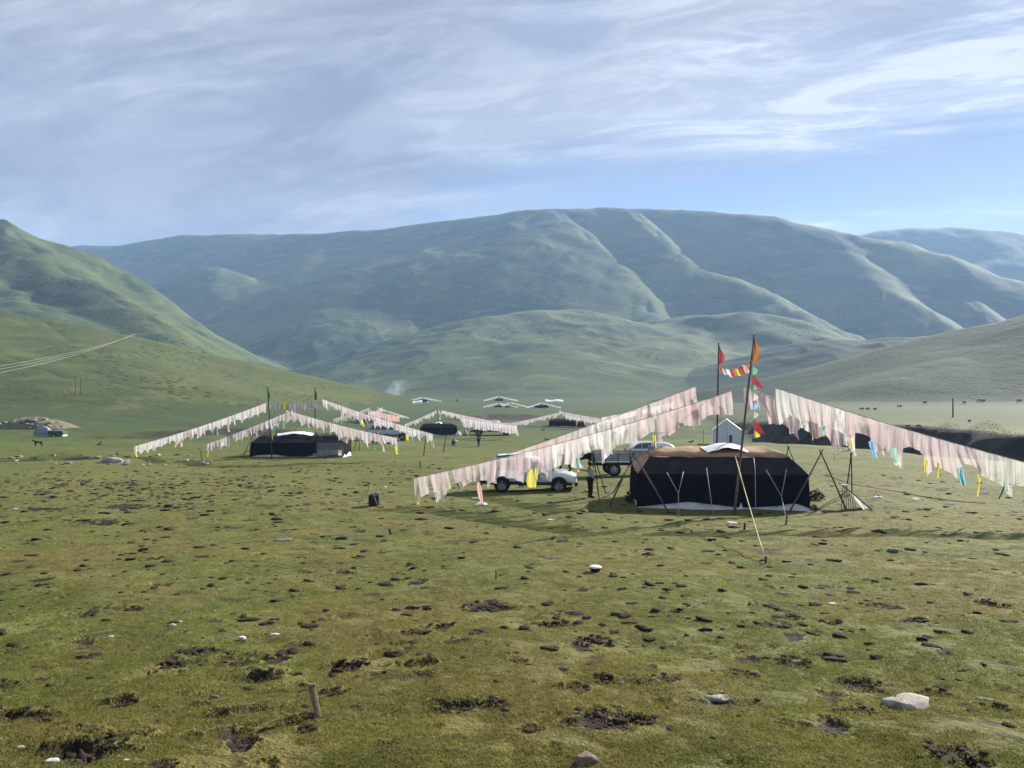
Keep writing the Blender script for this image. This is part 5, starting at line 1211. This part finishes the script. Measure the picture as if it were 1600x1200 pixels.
for i, (px, py, wp, mt, fl_, lb) in enumerate(ROCKS):
    g = G(px, py - wp * .12); r_ = wp * g.y / F / 2 * .92
    o = obj('rock' if mt is not M_CANV else 'white_scrap', rock_mesh(200 + i, 3, fl_, .50 if wp > 40 else .38, 1.0), mt); o.location = (g.x, g.y + r_ * .4, g.z - r_ * fl_ * .05); o.scale = (r_, r_ * .75, r_); o.rotation_euler = (0, 0, (i * 1.7) % .7 - .35)
    tag(o, lb, 'scrap' if mt is M_CANV else 'rock')
# rags
for i, (px, py, wp, lb) in enumerate(((745, 780, 16, 'white rag on the grass in front of the white car, upper one'), (752, 789, 20, 'white rag on the grass in front of the white car, lower one'), (1370, 778, 18, 'white rag heaped beside the slatted frame'), (1003, 790, 14, 'pale rag at the left foot of the black tent'),
                                      (920, 768, 22, 'pinkish rag lying beside the front wheel of the white car'))):
    g = G(px, py); r_ = wp * g.y / F / 2; vs = []
    for b1 in range(7):
        for a1 in range(9):
            u, v = a1 / 4 - 1, b1 / 3 - 1; vs.append((u * r_ * (1 - .2 * v * v), v * r_ * .5, .02 + .22 * r_ * (1 + math.sin(u * 5 + i) * math.cos(v * 4 + i * 2)) * (1 - max(abs(u), abs(v)) ** 2) + .01))
    o = MB().add(vs, [(b1 * 9 + a1, b1 * 9 + a1 + 1, b1 * 9 + a1 + 10, b1 * 9 + a1 + 9) for b1 in range(6) for a1 in range(8)]).build('rag', M_WHTC if i != 4 else M_TAN, None, True, g); tag(o, lb, 'rag')
# bowl
g = G(930, 893); q = 20 * g.y / F / 2
t = empty('bowl', g, 0, 'dark bowl with a white upturned top on the turf left of the rope stake', 'bowl')
def lathe(prof, n=24): 
    m = MB(); m.loft([[Vector((r_ * math.cos(6.2832 * i / n), r_ * math.sin(6.2832 * i / n), z)) for i in range(n)] for r_, z in prof]); return m
lathe([(q * .6, 0), (q * .92, q * .45), (q, q * .62)]).build('base', M_CLAD, t, True); lathe([(q * 1.0, q * .625), (q * 1.02, q * .72), (q * .8, q * .86), (q * .3, q * .90)]).build('lid', M_CANV, t, True)
# peg in its hole at lower left
g = G(498, 1121); tp = P(487, 1073, g.y - .02); r_ = .030
t = empty('wooden_peg', g, 0, 'split wooden peg leaning in a dark hole at the lower left', 'peg')
v = tp - g
MB().tube([-v * .25, v * .35, v * .9, v], [r_ * 1.0, r_ * 1.05, r_ * 1.1, r_ * 1.15], 7).build('shaft', M_PALEW, t); MB().tube([v + Vector((-.03, 0, .005)), v + Vector((.035, .01, .012))], [.026, .02], 6).build('mushroomed_head', M_PALEW, t)
# dark pot hung beside thin sticks
g = G(585, 790); q = g.y / F
t = empty('fire_pot', g, 0, 'black square pot on the turf left of the front flag line', 'pot')
MB().loft([[Vector((sx * 8 * q * s, sy * 7 * q * s, z * q)) for sx, sy in ((-1, -1), (1, -1), (1, 1), (-1, 1))] for s, z in ((.85, 0), (1, 3), (1, 14), (.95, 17))]).build('body', M_CLAD, t); MB().tube([(-7 * q, 0, 17 * q), (0, 0, 19 * q), (7 * q, 0, 18 * q)], q * .8, 6).build('handle', M_DARKW, t)
bipod((577, 755), [(572, 778), (594, 803), (560, 790)], 'three very thin sticks leaning together over the black pot', .012, M_PALEW, group=None)
def ground_rope(pix, label, m=None, r=.02):
    gs = [Vector((x, y, gz(x, y) + .02)) for x, y in Gmany(pix, 200)]; fine_ = []
    for a, b in zip(gs[:-1], gs[1:]):
        for i in range(6):
            p = a.lerp(b, i / 6); p.z = gz(p.x, p.y) + .018; fine_.append(p)
    fine_.append(gs[-1]); b0 = fine_[0]
    o = MB().tube([p - b0 for p in fine_], r, 5).build('ground_rope', m or M_DROPE, None, True, b0); tag(o, label, 'rope')
ground_rope([(515, 785), (540, 782), (572, 777)], 'dark rope lying on the turf left of the black pot')
ground_rope([(515, 839), (530, 836), (545, 832)], 'short dark rope piece on the turf below the black pot')
ground_rope([(665, 818), (690, 808), (700, 804)], 'dark rope piece on the turf left below the white car', r=.015)
ground_rope([(1290, 742), (1380, 765), (1450, 778), (1540, 787)], 'long dark rope running over the grass from the right pole frame', r=.014)
def stake(px, py, tx, ty, r, label, m=None, group='short stakes driven into the turf'):
    g = G(px, py); pole('stake', g, P(tx, ty, g.y), r, r * .8, m or M_DARKW, label, 'stake', group)
stake(1228, 820, 1230, 806, .03, 'short stake holding the forked rope at the right front of the tent'); stake(1163, 828, 1164, 817, .04, 'dark peg in the turf before the middle of the black tent')
stake(611, 835, 608, 826, .04, 'short dark stake in the turf below the black pot'); stake(775, 905, 775, 890, .015, 'thin dark stick poking from the turf right of centre hole'); stake(720, 766, 713, 752, .035, 'leaning dark post behind the left end of the front flag line')
stake(1565, 771, 1580, 733, .035, 'leaning dark post under the right flag line'); stake(188, 724, 183, 705, .03, 'thin post standing beside the large boulder at the gully'); stake(316, 719, 312, 700, .03, 'thin post by the gully left of the second tent')
stake(1099, 692, 1099, 670, .03, 'thin post left of the white ridge tent'); stake(657, 731, 656, 720, .04, 'short post in the grass below the third tent'); stake(1304, 720, 1303, 709, .02, 'thin short stick behind the right pole frame')
# dark scrubby heaps by the tent
def leafy(px, py, wp, hp, label, n=150, seed=1, name='dark_shrub', cat='shrub', mat=None, group=None):
    g = G(px, py); q = g.y / F; rr = random.Random(seed); m = MB()
    for i in range(n):
        a_ = rr.uniform(0, 6.283); rad = rr.random() ** .6; h_ = rr.random()
        c0 = Vector((math.cos(a_) * rad * wp * q / 2, math.sin(a_) * rad * wp * q / 3, h_ * hp * q * (1 - rad * .6)))
        s = rr.uniform(.03, .09); d1 = Vector((rr.uniform(-1, 1), rr.uniform(-1, 1), rr.uniform(-.3, 1))).normalized() * s * 1.6; d2 = Vector((rr.uniform(-1, 1), rr.uniform(-1, 1), rr.uniform(-1, 1))).normalized() * s * .5
        m.add([c0 - d2, c0 + d1, c0 + d2], [(0, 1, 2)])
    return tag(m.build(name, mat or M_SHRUB, None, False, g), label, cat, group)
leafy(1275, 781, 26, 20, 'dark brushwood heap behind the right end of the black tent', 500, 3, 'brushwood_heap', 'brushwood', M_DUNG); leafy(985, 785, 16, 26, 'dark brushwood stuffed against the left end of the black tent', 350, 4, 'brushwood_heap', 'brushwood', M_DUNG)
leafy(1272, 797, 14, 10, 'low leafy plant at the right front corner of the black tent', 120, 5)
for i, (px, py, wp) in enumerate(((1480, 672, 40), (1520, 678, 50), (1560, 682, 50), (1590, 690, 50), (1545, 670, 40))):
    leafy(px, py, wp, 16, 'dark shrub on the right river bank, %s' % ('farthest left one', 'left of the middle one', 'lowest one in the middle', 'one at the right edge', 'upper middle one')[i], 450, 20 + i, 'bank_shrub', 'shrub', None, 'shrubs on the right river bank')
# stones of the left bank
M_BNK = plain('bank_soil', (.17, .15, .10), .95, .4, 2.0, (.10, .095, .055), bump=.05)
g = G(40, 671); q = g.y / F
hm_ = []; n1, n2 = 26, 12; rr = random.Random(8); vs = []
for j in range(n2):
    for i in range(n1):
        u = i / (n1 - 1) * 2 - 1; v = j / (n2 - 1) * 2 - 1; hgt = 18 * q * max(0, 1 - abs(u) ** 2.2) * max(0, 1 - v * v) ** .8
        vs.append((u * 66 * q, v * 4.5, hgt * (1 + .15 * rr.uniform(-1, 1)) - .15))
o = MB().add(vs, [(j * n1 + i, j * n1 + i + 1, (j + 1) * n1 + i + 1, (j + 1) * n1 + i) for j in range(n2 - 1) for i in range(n1 - 1)]).build('stony_mound', M_BNK, None, True, (g.x - 12 * q, g.y + 4.5, g.z)); tag(o, 'low brownish stony mound at the left edge of the valley', 'mound')
mz = o.location
rm = [rock_mesh(900 + i, 1, .7, .3) for i in range(4)]
for m_ in rm: m_.materials.append(M_ROCK if rm.index(m_) % 2 else M_ROCKG)
for i in range(75):
    u, v = rr.uniform(-.95, .95), rr.uniform(-.98, -.2); hgt = 18 * q * max(0, 1 - abs(u) ** 2.2) * max(0, 1 - v * v) ** .8 - .15
    r_ = rr.uniform(.12, .42); s = obj('stone', rm[i % 4], None, None, (mz.x + u * 66 * q, mz.y + v * 4.5, mz.z + hgt + r_ * .15)); s.scale = (r_,) * 3; s.rotation_euler = (0, 0, rr.uniform(0, 6)); tag(s, 'pale stone scattered over the stony mound at the left edge', 'stone', 'stones on the left mound')
pts_ = [(rr.uniform(-20, 330), rr.uniform(708, 727)) for _ in range(70)]
for i, (x, y) in enumerate(Gmany(pts_, 200)):
    r_ = rr.uniform(.07, .28) * (1.0 if i % 6 else 1.5); s = obj('stone', rm[i % 4], None, None, (x, y, gz(x, y) + r_ * .1)); s.scale = (r_, r_, r_ * .8); s.rotation_euler = (0, 0, rr.uniform(0, 6)); tag(s, 'pale stone lying along the dry gully at left', 'stone', 'stones along the left gully')

# dung pats: the nearer ones as things, the rest as one mass
dm = [rock_mesh(700 + i, 2, .42, .75) for i in range(6)]
for m_ in dm: m_.materials.append(M_DUNG)
r3 = random.Random(12); cand = []
for i in range(1250):
    py = 1190 - 450 * (r3.random() ** .45); cand.append((r3.uniform(-40, 1640), py))
for i in range(450): cand.append((r3.gauss(230, 190), r3.gauss(765, 16)))
for i in range(90): cand.append((r3.gauss(560, 90), r3.gauss(735, 8)))
pl = []
for (x, y) in Gmany(cand, 200):
    if -2.4 < x - TC.x + 1.4 < 5.0 and TC.y - .8 < y < TC.y + 6: continue
    r_ = r3.choice((.022, .03, .04, .055, .085)) * (.7 + min(y, 60) / 26) * r3.uniform(.75, 1.2); r_ = min(r_, .17)
    if y < 10 and r_ > .06: r_ *= .6
    pl.append((x, y, r_))
pl.sort(key=lambda p: -p[2] / p[1])
print('dung', len(pl))
H_ = height(np.array([p[0] for p in pl]), np.array([p[1] for p in pl]))[0]
for i, (x, y, r_) in enumerate(pl[:260]):
    o = obj('dung_pat', dm[i % 6], None, None, (x, y, float(H_[i]) + r_ * .08)); o.scale = (r_, r_ * r3.uniform(.6, 1), r_ * r3.uniform(.5, 1.1)); o.rotation_euler = (0, 0, r3.uniform(0, 6.28)); tag(o, 'small dark dung pat lying on the grazed turf', 'dung pat', 'dung pats scattered over the pasture')
lo = rock_mesh(750, 1, .38, .45); lv = np.array([v.co[:] for v in lo.vertices]); lf_ = np.array([p.vertices[:] for p in lo.polygons]); VV = []; FF = []
for i, (x, y, r_) in enumerate(pl[260:]):
    a_ = r3.uniform(0, 6.28); ca, sa = math.cos(a_) * r_, math.sin(a_) * r_
    VV.append(np.stack([lv[:, 0] * ca - lv[:, 1] * sa + x, lv[:, 0] * sa + lv[:, 1] * ca + y, lv[:, 2] * r_ * r3.uniform(.5, 1.1) + H_[260 + i] + r_ * .08], 1)); FF.append(lf_ + len(lv) * i)
tag(obj('dung', mesh_np('dung', np.concatenate(VV), np.concatenate(FF), True), M_DUNG), 'many small dark dung pats farther over the pasture', kind='stuff')
# clods of torn soil in and round the big scrapes
VV = []; FF = []; n_ = 0; cp = []
for (px, py, rx, ry, dp, sv) in PITS[:len(_p)]:
    if sv < .8: continue
    for i in range(int(16 + 60 * rx)):
        a_ = r3.uniform(0, 6.28); rad = r3.random() ** .5 * 1.05; cp.append((px + math.cos(a_) * rx * rad, py + math.sin(a_) * ry * rad, r3.uniform(.012, .042)))
Hc = height(np.array([c_[0] for c_ in cp]), np.array([c_[1] for c_ in cp]))[0]
for i, (x, y, r_) in enumerate(cp):
    VV.append(lv * np.array([r_, r_, r_ * 1.6]) + np.array([x, y, Hc[i] + r_ * .3])); FF.append(lf_ + len(lv) * i)
M_CLOD = plain('soil_clods', (.028, .021, .016), .97, .5, 20.0, (.052, .040, .030), spec=.1)
tag(obj('soil_clods', mesh_np('soil_clods', np.concatenate(VV), np.concatenate(FF), False), M_CLOD), 'crumbled dark clods of soil in the torn scrapes', kind='stuff')

# ================================================================== poles and wires on the hills
def utility(px, py, ty, label, arms=True):
    g = G(px, py, 2500); q = g.y / F; h_ = (py - ty) * q
    t = empty('utility_pole', g, 0, label, 'utility pole', 'utility poles'); MB().tube([(0, 0, -.5), (0, 0, h_)], [.16, .10], 8).build('pole', M_WOOD, t)
    if arms: MB().box((0, 0, h_ * .93), (2.2, .16, .16)).build('crossarm', M_WOOD, t)
    return t, g, h_
up, ug, uh = utility(213, 536, 520, 'pale utility pole on the crest of the low left hill')
for i, (dx, ye, xe, sg_, side) in enumerate(((-1.0, 588, -30, .016, 'lowest'), (0, 582, -30, .014, 'middle'), (1.0, 577, -30, .012, 'uppermost'))):
    a = Vector((ug.x + dx, ug.y, ug.z + uh * .94)); b = P(xe, ye, 175)
    o = MB().tube([a.lerp(b, s / 24) - a - Vector((0, 0, sg_ * (a - b).length * 4 * (s / 24) * (1 - s / 24) * .5)) for s in range(25)], .04, 5).build('power_line', M_WIRE, None, True, a); tag(o, 'sunlit power line sagging down to the left edge, %s of three' % side, 'power line', 'power lines over the left hill')
utility(1489, 652, 622, 'thin dark utility pole on the right meadow', False); utility(118, 618, 587, 'left one of two thin poles at the foot of the low left hill', False); utility(126, 617, 590, 'right one of two thin poles at the foot of the low left hill', False)

# thin smoke of a hearth
g = P(618, 618, 430); ms, k = new_mat('smoke')
bm = bmesh.new(); bmesh.ops.create_icosphere(bm, subdivisions=3, radius=1.0)
me = bpy.data.meshes.new('smoke'); bm.to_mesh(me); bm.free()
tcn = k.new('ShaderNodeTexCoord').outputs['Object']; ln_ = k.new('ShaderNodeVectorMath', operation='LENGTH', ins={0: tcn}).outputs['Value']
dn = k.math('MULTIPLY', k.ramp(ln_, 1.0, .1), k.ramp(k.noise(tcn, 1.6, 3, .6, .8), .38, .66)); 
pv = k.new('ShaderNodeVolumePrincipled'); pv.inputs['Color'].default_value = (.85, .9, .95, 1); k.put(pv.inputs['Density'], k.math('MULTIPLY', dn, .11))
k.new('ShaderNodeOutputMaterial', ins={1: pv.outputs[0]})
o = obj('smoke', me, ms, None, (g.x, 432, gz(g.x, 432) + 3.6)); o.scale = (10, 6, 6.5); o.rotation_euler = (0, R(-25), 0); tag(o, 'thin pale smoke drifting from the far camp', kind='stuff')

# ================================================================== grass blades over the near turf (one mass of instanced tufts)
def tuft(seed):
    rr = random.Random(seed); m = MB()
    for i in range(16):
        a_ = rr.uniform(0, 6.283); r_ = rr.random() ** .5 * .075; b0 = Vector((math.cos(a_) * r_, math.sin(a_) * r_, -.004)); h_ = rr.uniform(.005, .017); dr = Vector((rr.uniform(-1, 1), rr.uniform(-1, 1), 0)) * h_ * .8
        w0 = Vector((-math.sin(a_), math.cos(a_), 0)) * rr.uniform(.0025, .0045)
        m.add([b0 - w0, b0 + w0, b0 + dr + Vector((0, 0, h_))], [(0, 1, 2)])
    return m.mesh('grass_tuft')
mg, k = new_mat('grass_blade')
geo = k.new('ShaderNodeNewGeometry').outputs['Position']; rnd = k.new('ShaderNodeObjectInfo').outputs['Random']
gc_ = k.mix(k.ramp(k.noise(geo, .55, 4, .6, .5), .38, .62), (.128, .155, .036), (.188, .202, .052))
gc_ = k.mix(k.math('MULTIPLY', k.ramp(k.noise(geo, .16, 4, .6, .6), .40, .60), .80), gc_, (.23, .185, .060))
gc_ = k.mix(k.math('MULTIPLY', k.ramp(rnd, .5, 1.0), .7), gc_, (.21, .18, .075))
gc_ = k.mix(k.math('MULTIPLY', k.ramp(rnd, .3, .0), .5), gc_, (.07, .09, .026))
df_ = k.new('ShaderNodeBsdfDiffuse', ins={0: gc_}); tl_ = k.new('ShaderNodeBsdfTranslucent', ins={0: gc_})
k.new('ShaderNodeOutputMaterial', ins={0: k.new('ShaderNodeMixShader', ins={0: .4, 1: df_.outputs[0], 2: tl_.outputs[0]}).outputs[0]})
src = []
for i in range(4):
    me = tuft(i); me.materials.append(mg); src.append(me)
NG = 150000
dd = 4.6 * (34 / 4.6) ** rng.random(NG); aa = np.arctan((rng.random(NG) * 2 - 1) * .72); gx, gy = np.tan(aa) * dd, dd
hz, sl_, _ = height(gx, gy); keep = (sl_ < .45) & (fbm(gx, gy, .5, 3) > -.30 + .12 * rng.random(NG))
gx, gy, hz = gx[keep], gy[keep], hz[keep]
for i in range(4):
    idx = slice(i, None, 4); pm = bpy.data.meshes.new('grass_points'); cnt = len(gx[idx]); pm.vertices.add(cnt)
    pm.vertices.foreach_set('co', np.stack([gx[idx], gy[idx], hz[idx]], 1).astype(np.float32).ravel())
    if i == 0: clouds_ = []
    clouds_.append(pm)
def grass_nodes(mesh_obj):
    ng = bpy.data.node_groups.new('grass_scatter', 'GeometryNodeTree'); ng.interface.new_socket('Geometry', in_out='INPUT', socket_type='NodeSocketGeometry'); ng.interface.new_socket('Geometry', in_out='OUTPUT', socket_type='NodeSocketGeometry')
    n = ng.nodes; gi = n.new('NodeGroupInput'); go = n.new('NodeGroupOutput'); oi = n.new('GeometryNodeObjectInfo'); oi.inputs['Object'].default_value = mesh_obj; ip = n.new('GeometryNodeInstanceOnPoints')
    rv = n.new('FunctionNodeRandomValue'); rv.data_type = 'FLOAT'; rv.inputs[2].default_value = .7; rv.inputs[3].default_value = 2.0
    rr_ = n.new('FunctionNodeRandomValue'); rr_.data_type = 'FLOAT_VECTOR'; rr_.inputs[0].default_value = (0, 0, 0); rr_.inputs[1].default_value = (0, 0, 6.28)
    L_ = ng.links; L_.new(gi.outputs[0], ip.inputs['Points']); L_.new(oi.outputs['Geometry'], ip.inputs['Instance']); L_.new(rv.outputs[1], ip.inputs['Scale']); L_.new(rr_.outputs[0], ip.inputs['Rotation']); L_.new(ip.outputs[0], go.inputs[0])
    return ng
for i in range(4):
    so_ = bpy.data.objects.new('grass_tuft', src[i])
    o = obj('grass', clouds_[i], None); md = o.modifiers.new('scatter', 'NODES'); md.node_group = grass_nodes(so_); tag(o, 'short grazed grass blades over the near turf', kind='stuff')
